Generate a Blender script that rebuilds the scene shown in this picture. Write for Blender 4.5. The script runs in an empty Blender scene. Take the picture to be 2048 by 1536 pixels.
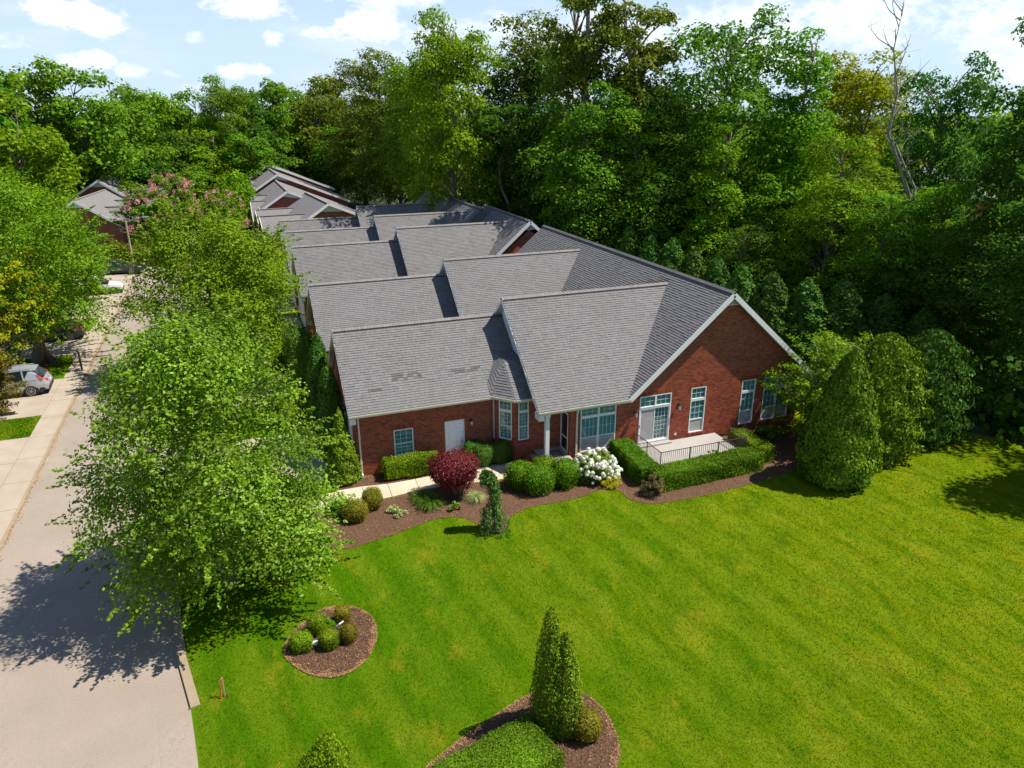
import bpy, math, random
import numpy as np
from mathutils import Vector, Matrix
R_ = math.radians
random.seed(7)
sc = bpy.context.scene
COL = sc.collection

# ------------------------------------------------------------------ camera
cam_d = bpy.data.cameras.new('camera')
cam = bpy.data.objects.new('camera', cam_d)
COL.objects.link(cam)
cam_d.sensor_width = 36.0
cam_d.lens = 1470.75 / 2048 * 36
cam_d.clip_start = 0.5
cam_d.clip_end = 6000
cp, cy, cr = 0.3573996, 0.358719, 0.0040397
_f = Vector((math.sin(cy) * math.cos(cp), math.cos(cy) * math.cos(cp), -math.sin(cp)))
_r = Vector((math.cos(cy), -math.sin(cy), 0))
_d = _f.cross(_r)
_r2 = math.cos(cr) * _r + math.sin(cr) * _d
_d2 = -math.sin(cr) * _r + math.cos(cr) * _d
M = Matrix.Identity(4)
for i in range(3):
    M[i][0] = _r2[i]; M[i][1] = -_d2[i]; M[i][2] = -_f[i]
M.translation = Vector((0, 0, 16.8))
cam.matrix_world = M
sc.camera = cam

# ------------------------------------------------------------------ sun, sky, exposure
SUN = Vector((-1.35, 0.44, -2.35)).normalized()
sun_d = bpy.data.lights.new('sun', 'SUN')
sun_d.energy = 5.0
sun_d.angle = R_(0.5)
sun_d.color = (1.0, 0.935, 0.83)
sun = bpy.data.objects.new('sun', sun_d)
COL.objects.link(sun)
sun.location = (40, -10, 70)
sun.rotation_mode = 'QUATERNION'
sun.rotation_quaternion = SUN.to_track_quat('-Z', 'Y')

sc.view_settings.view_transform = 'Standard'
sc.view_settings.look = 'None'
sc.view_settings.exposure = 0.68
sc.view_settings.gamma = 1.0
sc.view_settings.use_curve_mapping = False
sc.cycles.max_bounces = 6
sc.cycles.diffuse_bounces = 3
sc.cycles.glossy_bounces = 2
sc.cycles.transmission_bounces = 3
sc.cycles.transparent_max_bounces = 6
sc.cycles.caustics_reflective = False
sc.cycles.caustics_refractive = False


class NT:
    """small node-tree helper"""
    def __init__(s, tree):
        s.t = tree; s.n = tree.nodes; s.l = tree.links
    def node(s, typ, **kw):
        n = s.n.new(typ)
        for k, v in kw.items():
            setattr(n, k, v)
        return n
    def put(s, sock, v):
        if isinstance(v, bpy.types.NodeSocket):
            s.l.new(v, sock)
        elif v is not None:
            if isinstance(v, (tuple, list)) and len(v) == 3 and sock.type == 'RGBA':
                v = (*v, 1)
            sock.default_value = v
    def math(s, op, a, b=None, c=None, clamp=False):
        n = s.node('ShaderNodeMath', operation=op, use_clamp=clamp)
        s.put(n.inputs[0], a)
        if b is not None: s.put(n.inputs[1], b)
        if c is not None: s.put(n.inputs[2], c)
        return n.outputs[0]
    def vmath(s, op, a, b=None):
        n = s.node('ShaderNodeVectorMath', operation=op)
        s.put(n.inputs[0], a)
        if b is not None: s.put(n.inputs[1], b)
        return n.outputs['Value'] if op in ('DOT_PRODUCT', 'LENGTH') else n.outputs[0]
    def mix(s, f, a, b, mode='MIX'):
        n = s.node('ShaderNodeMix', data_type='RGBA', blend_type=mode)
        s.put(n.inputs[0], f); s.put(n.inputs[6], a); s.put(n.inputs[7], b)
        return n.outputs[2]
    def noise(s, vec, scale, detail=4, rough=0.55, dims='3D'):
        n = s.node('ShaderNodeTexNoise', noise_dimensions=dims)
        if vec is not None: s.put(n.inputs['Vector'], vec)
        n.inputs['Scale'].default_value = scale
        n.inputs['Detail'].default_value = detail
        n.inputs['Roughness'].default_value = rough
        return n.outputs['Fac']
    def rng(s, v, a, b, c=0.0, d=1.0, smooth=True):
        n = s.node('ShaderNodeMapRange', interpolation_type='SMOOTHSTEP' if smooth else 'LINEAR')
        for i, x in enumerate((v, a, b, c, d)):
            s.put(n.inputs[i], x)
        return n.outputs[0]
    def ramp(s, f, stops):
        n = s.node('ShaderNodeValToRGB')
        e = n.color_ramp.elements
        while len(e) < len(stops): e.new(0.5)
        for el, (p, c) in zip(e, stops):
            el.position = p; el.color = (*c, 1)
        s.put(n.inputs[0], f)
        return n.outputs[0]
    def map(s, vec, scale=(1, 1, 1), rot=(0, 0, 0), loc=(0, 0, 0)):
        n = s.node('ShaderNodeMapping')
        s.put(n.inputs[0], vec)
        n.inputs[1].default_value = loc; n.inputs[2].default_value = rot; n.inputs[3].default_value = scale
        return n.outputs[0]


world = bpy.data.worlds.new('World')
sc.world = world
world.use_nodes = True
W = NT(world.node_tree)
W.n.clear()
sky = W.node('ShaderNodeTexSky', sky_type='NISHITA')
sky.sun_disc = False
sky.sun_elevation = math.asin(-SUN.z)
sky.sun_rotation = math.atan2(-SUN.x, -SUN.y)
sky.altitude = 300
sky.air_density = 1.0
sky.dust_density = 0.6
sky.ozone_density = 1.6
tc = W.node('ShaderNodeTexCoord')
D = tc.outputs['Generated']
sep = W.node('ShaderNodeSeparateXYZ'); W.put(sep.inputs[0], D)
n1 = W.noise(W.map(D, (1, 1, 1.7)), 16, 7, 0.62)
n2 = W.noise(W.map(D, (1, 1, 2.2), loc=(3.1, 1.7, 0.4)), 45, 5, 0.6)
nz = W.math('ADD', W.math('MULTIPLY', n1, 0.72), W.math('MULTIPLY', n2, 0.28))
cloud = None
# cumulus: direction, half width and half height (radians), strength
for (dx, dy, dz), a, b, op in (
        ((-.121, .988, .095), .062, .026, 1.0), ((.049, .992, .113), .065, .022, .95),
        ((-.130, .990, .052), .034, .015, .95), ((.070, .994, .081), .020, .012, .75),
        ((.035, .998, .045), .038, .014, .9), ((.183, .979, .094), .050, .026, .95),
        ((.139, .986, .084), .035, .013, .9), ((-.083, .996, .043), .022, .010, .55),
        ((-.037, .999, .040), .026, .009, .5), ((-.013, .997, .079), .016, .010, .5),
        ((-.023, .999, .026), .020, .009, .6), ((.210, .970, .125), .10, .020, .7),
        ((-.19, .98, .07), .03, .012, .5), ((.53, .84, .085), .22, .05, .62),
        ((.70, .70, .095), .24, .06, .68), ((.83, .55, .06), .20, .05, .6), ((.62, .78, .05), .14, .022, .7),
        ((.30, .95, .09), .12, .03, .5), ((.97, .25, .1), .2, .06, .6), ((-.5, .86, .09), .16, .03, .8),
        ((-.8, .6, .12), .2, .04, .8), ((-.95, -.3, .14), .25, .05, .7), ((0.1, -.98, .15), .3, .06, .7)):
    c = Vector((dx, dy, dz)).normalized()
    h = Vector((c.y, -c.x, 0)).normalized()
    ex = W.math('DIVIDE', W.vmath('DOT_PRODUCT', D, tuple(h)), a)
    ey = W.math('DIVIDE', W.math('SUBTRACT', sep.outputs[2], c.z), b)
    e2 = W.math('ADD', W.math('MULTIPLY', ex, ex), W.math('MULTIPLY', ey, ey))
    front = W.math('GREATER_THAN', W.vmath('DOT_PRODUCT', D, tuple(c)), 0.3)
    v = W.math('ADD', W.math('SUBTRACT', 0.75, e2), W.math('MULTIPLY', W.math('SUBTRACT', nz, 0.5), 5.0))
    m_ = W.math('MULTIPLY', W.math('MULTIPLY', W.rng(v, 0.0, 0.9), op), front)
    cloud = m_ if cloud is None else W.math('MAXIMUM', cloud, m_)
thin = W.noise(W.map(D, (1, 1, 4.0), loc=(.3, .2, 0)), 5, 5, 0.6)
thin = W.math('MULTIPLY', W.rng(thin, 0.45, 0.78), 0.30)
cloud = W.math('MAXIMUM', cloud, thin)
shade = W.rng(n1, 0.3, 0.7, 0.72, 1.0)
ccol = W.mix(shade, (10.5, 11.2, 12.2), (14.5, 14.6, 14.8))
skyc = W.mix(W.rng(sep.outputs[2], .04, .42, .8, .05), W.mix(1.0, sky.outputs[0], (.62, .95, 1.35), 'MULTIPLY'), (9.0, 11.2, 13.4))
up = W.rng(sep.outputs[2], -0.02, 0.02)
bgc = W.mix(W.math('MULTIPLY', cloud, up), skyc, ccol)
bg = W.node('ShaderNodeBackground')
W.put(bg.inputs[0], bgc)
bg.inputs[1].default_value = 0.054
out = W.node('ShaderNodeOutputWorld')
W.l.new(bg.outputs[0], out.inputs[0])

# ------------------------------------------------------------------ object helpers
ORG = {}


def tag(o, label=None, cat=None, group=None, kind=None):
    if label: o['label'] = label
    if cat: o['category'] = cat
    if group: o['group'] = group
    if kind: o['kind'] = kind
    return o


def empty(name, loc, rz=0.0):
    o = bpy.data.objects.new(name, None)
    COL.objects.link(o)
    o.location = loc
    o.rotation_euler = (0, 0, rz)
    o.empty_display_size = 0.3
    ORG[o] = Vector(loc)
    return o


def thing(name, label, cat, loc=(0, 0, 0), rz=0.0, group=None):
    return tag(empty(name, loc, rz), label, cat, group)


def link(name, me, parent=None, kind=None, mat=None):
    o = bpy.data.objects.new(name, me)
    COL.objects.link(o)
    if parent is not None:
        o.parent = parent
    ORG[o] = ORG.get(parent, Vector((0, 0, 0)))
    if mat is not None:
        if not me.materials: me.materials.append(mat)
        o.material_slots[0].link = 'OBJECT'
        o.material_slots[0].material = mat
    if kind: o['kind'] = kind
    return o


def np_mesh(name, V, F, mat=None, smooth=False):
    """V (n,3) array, F (m,k) int array with one k"""
    me = bpy.data.meshes.new(name)
    V = np.asarray(V, dtype=np.float32); F = np.asarray(F, dtype=np.int32)
    k = F.shape[1]
    me.vertices.add(len(V)); me.vertices.foreach_set('co', V.ravel())
    me.loops.add(F.size); me.loops.foreach_set('vertex_index', F.ravel())
    me.polygons.add(len(F))
    me.polygons.foreach_set('loop_start', np.arange(0, F.size, k, dtype=np.int32))
    me.polygons.foreach_set('loop_total', np.full(len(F), k, dtype=np.int32))
    me.polygons.foreach_set('use_smooth', np.full(len(F), bool(smooth)))
    if mat is not None: me.materials.append(mat)
    me.update(calc_edges=True)
    return me


class MB:
    """collects boxes, polygons and tubes into one mesh; coordinates in world (shifted by the parent's origin) or local"""
    def __init__(s):
        s.v = []; s.f = []
    def poly(s, pts):
        i = len(s.v); s.v += [tuple(p) for p in pts]; s.f.append(list(range(i, i + len(pts))))
        return s
    def hexa(s, p):
        i = len(s.v); s.v += [tuple(q) for q in p]
        for f in ((0, 3, 2, 1), (4, 5, 6, 7), (0, 1, 5, 4), (1, 2, 6, 5), (2, 3, 7, 6), (3, 0, 4, 7)):
            s.f.append([i + k for k in f])
        return s
    def box(s, x0, x1, y0, y1, z0, z1):
        return s.hexa([(x0, y0, z0), (x1, y0, z0), (x1, y1, z0), (x0, y1, z0), (x0, y0, z1), (x1, y0, z1), (x1, y1, z1), (x0, y1, z1)])
    def obox(s, O, U, N, u0, u1, n0, n1, z0, z1):
        O, U, N, Z = Vector(O), Vector(U), Vector(N), Vector((0, 0, 1))
        P = lambda u, n, z: O + U * u + N * n + Z * z
        return s.hexa([P(u0, n0, z0), P(u1, n0, z0), P(u1, n1, z0), P(u0, n1, z0), P(u0, n0, z1), P(u1, n0, z1), P(u1, n1, z1), P(u0, n1, z1)])
    def beam(s, a, b, w, h, up=(0, 0, 1)):
        a, b = Vector(a), Vector(b)
        t = (b - a).normalized(); sd = t.cross(Vector(up)).normalized(); u = sd.cross(t)
        sd *= w / 2; u *= h / 2
        return s.hexa([a - sd - u, a + sd - u, b + sd - u, b - sd - u, a - sd + u, a + sd + u, b + sd + u, b - sd + u])
    def tube(s, pts, rad, n=6, cap=True):
        pts = [Vector(p) for p in pts]
        if not isinstance(rad, (list, tuple)): rad = [rad] * len(pts)
        base = len(s.v); up0 = None
        for i, p in enumerate(pts):
            t = (pts[min(i + 1, len(pts) - 1)] - pts[max(i - 1, 0)]).normalized()
            if up0 is None:
                up0 = Vector((0, 0, 1)) if abs(t.z) < .9 else Vector((1, 0, 0))
            a = t.cross(up0).normalized(); b = t.cross(a)
            for k in range(n):
                an = 2 * math.pi * k / n
                s.v.append(tuple(p + a * (math.cos(an) * rad[i]) + b * (math.sin(an) * rad[i])))
        for i in range(len(pts) - 1):
            for k in range(n):
                k2 = (k + 1) % n
                s.f.append([base + i * n + k, base + i * n + k2, base + (i + 1) * n + k2, base + (i + 1) * n + k])
        if cap:
            s.f.append([base + k for k in range(n)][::-1]); s.f.append([base + (len(pts) - 1) * n + k for k in range(n)])
        return s
    def cyl(s, c, r, h, n=16, axis='z', r2=None):
        c = Vector(c); ax = {'x': Vector((1, 0, 0)), 'y': Vector((0, 1, 0)), 'z': Vector((0, 0, 1))}[axis]
        return s.tube([c, c + ax * h], [r, r if r2 is None else r2], n)
    def mesh(s, name, mat, org=Vector((0, 0, 0)), smooth=False):
        me = bpy.data.meshes.new(name)
        me.from_pydata([(a - org.x, b - org.y, c - org.z) for a, b, c in s.v], [], s.f)
        if smooth: me.polygons.foreach_set('use_smooth', [True] * len(me.polygons))
        if mat is not None: me.materials.append(mat)
        me.update()
        return me
    def obj(s, name, mat, parent=None, kind=None, smooth=False, local=False):
        o = Vector((0, 0, 0)) if local or parent is None else ORG[parent]
        return link(name, s.mesh(name, mat, o, smooth), parent, kind)


# ------------------------------------------------------------------ materials
def new_mat(name):
    m = bpy.data.materials.new(name)
    m.use_nodes = True
    t = NT(m.node_tree)
    p = t.n['Principled BSDF']
    return m, t, p


def rand_id(t):
    g = t.node('ShaderNodeNewGeometry').outputs['Random Per Island']
    o = t.node('ShaderNodeObjectInfo').outputs['Random']
    return t.math('FRACT', t.math('ADD', g, o))


def simple(name, col, rough=0.6, metal=0.0, var=0.12, scale=6.0, bump=0.0, spec=0.4):
    m, t, p = new_mat(name)
    co = t.node('ShaderNodeTexCoord').outputs['Object']
    n = t.noise(co, scale, 5, 0.6)
    t.put(p.inputs['Base Color'], t.mix(t.rng(n, .25, .75), tuple(c * (1 - var) for c in col), tuple(min(1, c * (1 + var)) for c in col)))
    p.inputs['Roughness'].default_value = rough
    p.inputs['Metallic'].default_value = metal
    p.inputs['Specular IOR Level'].default_value = spec
    if bump:
        b = t.node('ShaderNodeBump'); b.inputs['Strength'].default_value = bump; b.inputs['Distance'].default_value = 0.02
        t.put(b.inputs['Height'], t.noise(co, scale * 6, 4)); t.put(p.inputs['Normal'], b.outputs[0])
    return m


def brick_piece(name, stops, var=.35):
    m, t, p = new_mat(name)
    co = t.node('ShaderNodeTexCoord').outputs['Object']
    c = t.ramp(rand_id(t), stops)
    n = t.noise(co, 24, 5, .7)
    c = t.mix(t.rng(n, .3, .75), t.mix(.0, c, c), t.mix(var, c, (.30, .16, .11)))
    big = t.noise(co, .5, 3)
    c = t.mix(t.rng(big, .35, .7, 0, .22), c, (.13, .045, .04))
    t.put(p.inputs['Base Color'], c)
    p.inputs['Roughness'].default_value = .82
    p.inputs['Specular IOR Level'].default_value = .08
    b = t.node('ShaderNodeBump'); b.inputs['Strength'].default_value = .5; b.inputs['Distance'].default_value = .006
    t.put(b.inputs['Height'], t.noise(co, 70, 3)); t.put(p.inputs['Normal'], b.outputs[0])
    return m


M_BRICK = brick_piece('brick_red', [(0, (.21, .040, .018)), (.3, (.30, .060, .024)), (.6, (.39, .088, .034)), (.85, (.24, .046, .021)), (1, (.105, .027, .021))], .10)
M_MORTAR = simple('mortar', (.36, .25, .17), .9, var=.2, scale=3, spec=.05)


def brick_tex(name, axis='xz'):
    m, t, p = new_mat(name)
    co = t.node('ShaderNodeTexCoord').outputs['Object']
    rot = (R_(90), 0, 0) if axis == 'xz' else (R_(90), R_(90), 0)
    n = t.node('ShaderNodeTexBrick')
    s = t.node('ShaderNodeSeparateXYZ'); t.put(s.inputs[0], co)
    cmb = t.node('ShaderNodeCombineXYZ')
    t.put(cmb.inputs[0], s.outputs[0 if axis == 'xz' else 1]); t.put(cmb.inputs[1], s.outputs[2])
    t.put(n.inputs['Vector'], cmb.outputs[0])
    n.inputs['Color1'].default_value = (.40, .070, .02, 1); n.inputs['Color2'].default_value = (.25, .042, .015, 1)
    n.inputs['Mortar'].default_value = (.34, .24, .17, 1)
    n.inputs['Scale'].default_value = 1; n.inputs['Mortar Size'].default_value = .006
    n.inputs['Brick Width'].default_value = .204; n.inputs['Row Height'].default_value = .0677
    big = t.noise(co, .7, 4)
    t.put(p.inputs['Base Color'], t.mix(t.rng(big, .3, .7, 0, .3), n.outputs[0], (.15, .05, .04)))
    p.inputs['Roughness'].default_value = .85
    b = t.node('ShaderNodeBump'); b.inputs['Strength'].default_value = .6; b.inputs['Distance'].default_value = .01
    b.invert = True
    t.put(b.inputs['Height'], n.outputs['Fac']); t.put(p.inputs['Normal'], b.outputs[0])
    return m


M_BRICKX = brick_tex('brick_wall_x', 'xz')
M_BRICKY = brick_tex('brick_wall_y', 'yz')


def shingle_mat(name, stops):
    m, t, p = new_mat(name)
    g = t.node('ShaderNodeNewGeometry')
    pos = g.outputs['Position']
    c = t.ramp(rand_id(t), stops)
    sp = t.noise(pos, 30, 4, .8)
    c = t.mix(t.rng(sp, .3, .75, 0, .5), c, (.10, .095, .095))
    big = t.noise(pos, .35, 5, .6)
    c = t.mix(t.rng(big, .35, .72, 0, .38), c, (.15, .14, .135))
    st = t.noise(t.map(pos, (.9, .9, .12)), 1.2, 4, .6)
    c = t.mix(t.rng(st, .52, .8, 0, .35), c, (.11, .105, .10))
    t.put(p.inputs['Base Color'], c)
    p.inputs['Roughness'].default_value = .9
    p.inputs['Specular IOR Level'].default_value = .25
    b = t.node('ShaderNodeBump'); b.inputs['Strength'].default_value = .6; b.inputs['Distance'].default_value = .01
    t.put(b.inputs['Height'], t.noise(pos, 90, 2)); t.put(p.inputs['Normal'], b.outputs[0])
    return m


M_SHING = shingle_mat('shingle_grey', [(0, (.170, .169, .171)), (.2, (.198, .194, .192)), (.4, (.178, .179, .185)), (.6, (.210, .203, .197)), (.8, (.188, .186, .188)), (.92, (.150, .151, .158)), (1, (.228, .220, .212))])
M_SHINGD = shingle_mat('shingle_patch', [(0, (.075, .07, .073)), (.5, (.095, .088, .09)), (1, (.12, .11, .11))])
M_UNDER = simple('roof_base', (.14, .135, .135), .95)
M_CAP = shingle_mat('ridge_cap_grey', [(0, (.24, .225, .21)), (.5, (.29, .27, .25)), (1, (.21, .2, .2))])


def shingle_far(name):
    m, t, p = new_mat(name)
    co = t.node('ShaderNodeTexCoord').outputs['Object']
    s = t.node('ShaderNodeSeparateXYZ'); t.put(s.inputs[0], co)
    row = t.math('FRACT', t.math('MULTIPLY', s.outputs[2], 1 / .095))
    n = t.noise(t.map(co, (1, 1, 8)), 3, 3)
    c = t.mix(t.rng(n, .3, .7), (.14, .135, .14), (.21, .195, .19))
    c = t.mix(t.math('MULTIPLY', t.math('LESS_THAN', row, .16), .7), c, (.06, .06, .06))
    t.put(p.inputs['Base Color'], c)
    p.inputs['Roughness'].default_value = .9
    return m


M_SHFAR = shingle_far('shingle_far')
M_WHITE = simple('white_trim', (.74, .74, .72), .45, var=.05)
M_DOOR = simple('door_white', (.86, .87, .88), .4, var=.02)
M_CREAM = simple('cream_gutter', (.66, .62, .52), .4, var=.06)
M_SIDING = simple('white_siding', (.68, .69, .70), .5, var=.05)
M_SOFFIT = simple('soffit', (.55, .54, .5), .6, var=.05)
M_CONC = None


def concrete(name, a, b, stain=(.30, .22, .15), speck=.3, joints=False):
    m, t, p = new_mat(name)
    g = t.node('ShaderNodeNewGeometry'); pos = g.outputs['Position']
    n = t.noise(pos, .55, 6, .65)
    c = t.mix(t.rng(n, .3, .7), a, b)
    r = rand_id(t)
    c = t.mix(t.math('MULTIPLY', r, .16), c, tuple(x * .72 for x in a))
    s = t.noise(pos, 60, 3, .9)
    c = t.mix(t.rng(s, .35, .8, 0, speck), c, tuple(x * .55 for x in a))
    st = t.noise(t.map(pos, (1, 1, 1), loc=(5, 3, 0)), .33, 3, .5)
    c = t.mix(t.rng(st, .6, .75, 0, .35), c, stain)
    t.put(p.inputs['Base Color'], c)
    p.inputs['Roughness'].default_value = .88
    p.inputs['Specular IOR Level'].default_value = .3
    bp = t.node('ShaderNodeBump'); bp.inputs['Strength'].default_value = .35; bp.inputs['Distance'].default_value = .01
    t.put(bp.inputs['Height'], s); t.put(p.inputs['Normal'], bp.outputs[0])
    return m


M_CONC = concrete('concrete', (.335, .275, .21), (.41, .345, .27))
M_WALK = concrete('walk_concrete', (.50, .40, .29), (.57, .48, .36), speck=.25)
M_PATIO = concrete('patio_concrete', (.33, .31, .285), (.38, .36, .335), stain=(.33, .31, .28))
M_KERB = concrete('kerb_concrete', (.26, .20, .135), (.34, .265, .18))
M_ROAD = None
m, t, p = new_mat('old_asphalt')
g = t.node('ShaderNodeNewGeometry'); pos = g.outputs['Position']
n = t.noise(pos, .22, 6, .6)
c = t.mix(t.rng(n, .3, .7), (.275, .228, .18), (.335, .278, .22))
lane = t.noise(t.map(pos, (1, .05, 1)), .9, 3)
c = t.mix(t.rng(lane, .4, .7, 0, .3), c, (.28, .235, .205))
s = t.noise(pos, 15, 6, .95)
c = t.mix(t.rng(s, .36, .70, 0, .55), c, (.17, .135, .105))
s2 = t.noise(pos, 38, 3, .9)
c = t.mix(t.rng(s2, .58, .70, 0, .5), c, (.50, .42, .33))
vr = t.node('ShaderNodeTexVoronoi', feature='DISTANCE_TO_EDGE')
vr.inputs['Scale'].default_value = .22
vd = t.node('ShaderNodeTexNoise'); t.put(vd.inputs['Vector'], pos); vd.inputs['Scale'].default_value = 1.2
t.put(vr.inputs['Vector'], t.vmath('ADD', t.map(pos, (1, .6, 1)), t.vmath('MULTIPLY', vd.outputs['Color'], (1.6, 1.6, 0))))
c = t.mix(t.rng(vr.outputs['Distance'], .001, .006, .2, 0), c, (.12, .10, .08))
st = t.noise(t.map(pos, (1.1, .5, 1), loc=(2.3, 8.2, 0)), .9, 4)
c = t.mix(t.rng(st, .66, .72, 0, .4), c, (.17, .15, .135))
t.put(p.inputs['Base Color'], c)
p.inputs['Roughness'].default_value = .9
bp = t.node('ShaderNodeBump'); bp.inputs['Strength'].default_value = .5; bp.inputs['Distance'].default_value = .012
t.put(bp.inputs['Height'], s); t.put(p.inputs['Normal'], bp.outputs[0])
M_ROAD = m


def grass_nodes(t, pos, blade):
    big = t.noise(pos, .16, 5, .6)
    mid = t.noise(t.map(pos, (1.5, .55, 1), (0, 0, R_(-12))), 1.5, 6, .72)
    fine = t.noise(t.map(pos, (1.6, .7, 1), (0, 0, R_(-12))), 9, 5, .8)
    sx = t.node('ShaderNodeSeparateXYZ'); t.put(sx.inputs[0], pos)
    yel = t.math('ADD', t.math('MULTIPLY', sx.outputs[0], .045), t.math('MULTIPLY', big, 1.3))
    c = t.mix(t.rng(yel, .65, 1.75), (.056, .142, .002), (.132, .176, .003))
    c = t.mix(t.rng(mid, .40, .66, 0, .85), c, (.042, .112, .002))
    dry = t.noise(t.map(pos, (1.3, .6, 1), (0, 0, R_(-12)), (9, 4, 0)), .6, 6, .72)
    c = t.mix(t.rng(dry, .49, .70, 0, .72), c, (.198, .200, .010))
    # mowing swaths
    sp = t.node('ShaderNodeSeparateXYZ'); t.put(sp.inputs[0], pos)
    wob = t.noise(pos, .5, 3)
    u = t.math('ADD', t.math('MULTIPLY', sp.outputs[0], 1 / .85), t.math('ADD', t.math('MULTIPLY', sp.outputs[1], .18), t.math('MULTIPLY', wob, .6)))
    st = t.math('SINE', t.math('MULTIPLY', u, math.pi))
    st = t.math('MULTIPLY', t.math('ADD', st, 1), .5)
    amp = t.math('MULTIPLY', t.rng(st, .15, .9), t.rng(t.noise(pos, .35, 3), .3, .6, .12, .31))
    c = t.mix(amp, c, (.165, .235, .010))
    c = t.mix(t.rng(fine, .45, .70, .0, .32), c, (.036, .080, .001))
    c = t.mix(t.rng(fine, .30, .42, .45, .0), c, (.19, .205, .012))
    if blade:
        r = rand_id(t)
        c = t.mix(t.math('MULTIPLY', r, .32), c, (.17, .225, .008))
        c = t.mix(t.math('MULTIPLY', t.math('GREATER_THAN', r, .955), .5), c, (.32, .29, .09))
    return c


m, t, p = new_mat('lawn_turf')
g = t.node('ShaderNodeNewGeometry'); pos = g.outputs['Position']
t.put(p.inputs['Base Color'], grass_nodes(t, pos, False))
p.inputs['Roughness'].default_value = .9; p.inputs['Specular IOR Level'].default_value = .0
bp = t.node('ShaderNodeBump'); bp.inputs['Strength'].default_value = .8; bp.inputs['Distance'].default_value = .06
t.put(bp.inputs['Height'], t.noise(pos, 16, 6, .8)); t.put(p.inputs['Normal'], bp.outputs[0])
M_LAWN = m
m, t, p = new_mat('grass_blade')
g = t.node('ShaderNodeNewGeometry'); pos = g.outputs['Position']
gc = grass_nodes(t, pos, True)
t.put(p.inputs['Base Color'], gc)
p.inputs['Roughness'].default_value = .8; p.inputs['Specular IOR Level'].default_value = .03
tr = t.node('ShaderNodeBsdfTranslucent'); t.put(tr.inputs[0], gc)
mx = t.node('ShaderNodeMixShader'); mx.inputs[0].default_value = .35
t.l.new(p.outputs[0], mx.inputs[1]); t.l.new(tr.outputs[0], mx.inputs[2])
t.l.new(mx.outputs[0], t.n['Material Output'].inputs[0])
M_BLADE = m
M_WOODFLOOR = simple('wood_floor', (.028, .040, .010), .95, var=.5, scale=.6, bump=.5)

m, t, p = new_mat('mulch')
g = t.node('ShaderNodeNewGeometry'); pos = g.outputs['Position']
n = t.noise(pos, 34, 5, .85); n2_ = t.noise(pos, 1.6, 4)
c = t.mix(t.rng(n, .3, .7), (.066, .032, .016), (.165, .082, .040))
c = t.mix(t.rng(n2_, .4, .7, 0, .5), c, (.15, .074, .036))
t.put(p.inputs['Base Color'], c)
p.inputs['Roughness'].default_value = .95
bp = t.node('ShaderNodeBump'); bp.inputs['Strength'].default_value = 1; bp.inputs['Distance'].default_value = .05
t.put(bp.inputs['Height'], n); t.put(p.inputs['Normal'], bp.outputs[0])
M_MULCH = m
m, t, p = new_mat('bark_chip')
t.put(p.inputs['Base Color'], t.ramp(rand_id(t), [(0, (.04, .019, .010)), (.45, (.105, .050, .023)), (.8, (.18, .092, .040)), (1, (.34, .22, .12))]))
p.inputs['Roughness'].default_value = .9
M_CHIP = m
m, t, p = new_mat('straw_chip')
t.put(p.inputs['Base Color'], t.ramp(rand_id(t), [(0, (.24, .12, .05)), (.5, (.38, .19, .075)), (1, (.46, .30, .14))]))
p.inputs['Roughness'].default_value = .9
M_STRAW = m


def leaf_mat(name, stops, trans=.32, gloss=.16, patch=(.6, .3), tint=None):
    m, t, p = new_mat(name)
    g = t.node('ShaderNodeNewGeometry'); pos = g.outputs['Position']
    r = g.outputs['Random Per Island']
    c = t.ramp(r, stops)
    n = t.noise(pos, patch[0], 3, .6)
    c2 = t.node('ShaderNodeHueSaturation'); t.put(c2.inputs['Color'], c)
    t.put(c2.inputs['Value'], t.rng(n, .3, .7, 1 - patch[1], 1 + patch[1]))
    orr = t.node('ShaderNodeObjectInfo').outputs['Random']
    t.put(c2.inputs['Hue'], t.math('ADD', .485, t.math('MULTIPLY', orr, .03)))
    c = c2.outputs[0]
    if tint:
        c = t.mix(t.rng(t.noise(pos, .5, 3), .5, .66, 0, tint[1]), c, tint[0])
    t.put(p.inputs['Base Color'], c)
    p.inputs['Roughness'].default_value = .55
    p.inputs['Specular IOR Level'].default_value = gloss * .35
    tr = t.node('ShaderNodeBsdfTranslucent')
    t.put(tr.inputs[0], t.mix(.5, c, t.mix(1.0, c, (1.5, 1.5, .5), 'MULTIPLY')))
    mx = t.node('ShaderNodeMixShader'); mx.inputs[0].default_value = trans
    t.l.new(p.outputs[0], mx.inputs[1]); t.l.new(tr.outputs[0], mx.inputs[2])
    t.l.new(mx.outputs[0], t.n['Material Output'].inputs[0])
    return m


L_BIRCH = leaf_mat('birch_leaf', [(0, (0.0900, 0.1751, 0.0060)), (.35, (0.1530, 0.2626, 0.0100)), (.65, (0.2115, 0.3296, 0.0180)), (.86, (0.2700, 0.3914, 0.0500)), (1, (0.3420, 0.4635, 0.1300))], .42, .2)
L_STREET = leaf_mat('street_leaf', [(0, (.075, .18, .006)), (.5, (.140, .275, .009)), (.85, (.195, .34, .014)), (1, (.27, .40, .05))], .4, patch=(.6, .18))
L_YELLOW = leaf_mat('yellow_green_leaf', [(0, (.16, .21, .005)), (.5, (.27, .31, .007)), (1, (.36, .38, .015))], .4)
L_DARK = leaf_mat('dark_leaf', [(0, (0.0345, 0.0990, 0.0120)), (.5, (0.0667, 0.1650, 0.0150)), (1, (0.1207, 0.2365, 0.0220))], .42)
L_MID = leaf_mat('mid_leaf', [(0, (0.0614, 0.1512, 0.0110)), (.5, (0.1239, 0.2520, 0.0140)), (1, (0.2065, 0.3472, 0.0200))], .42)
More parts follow.
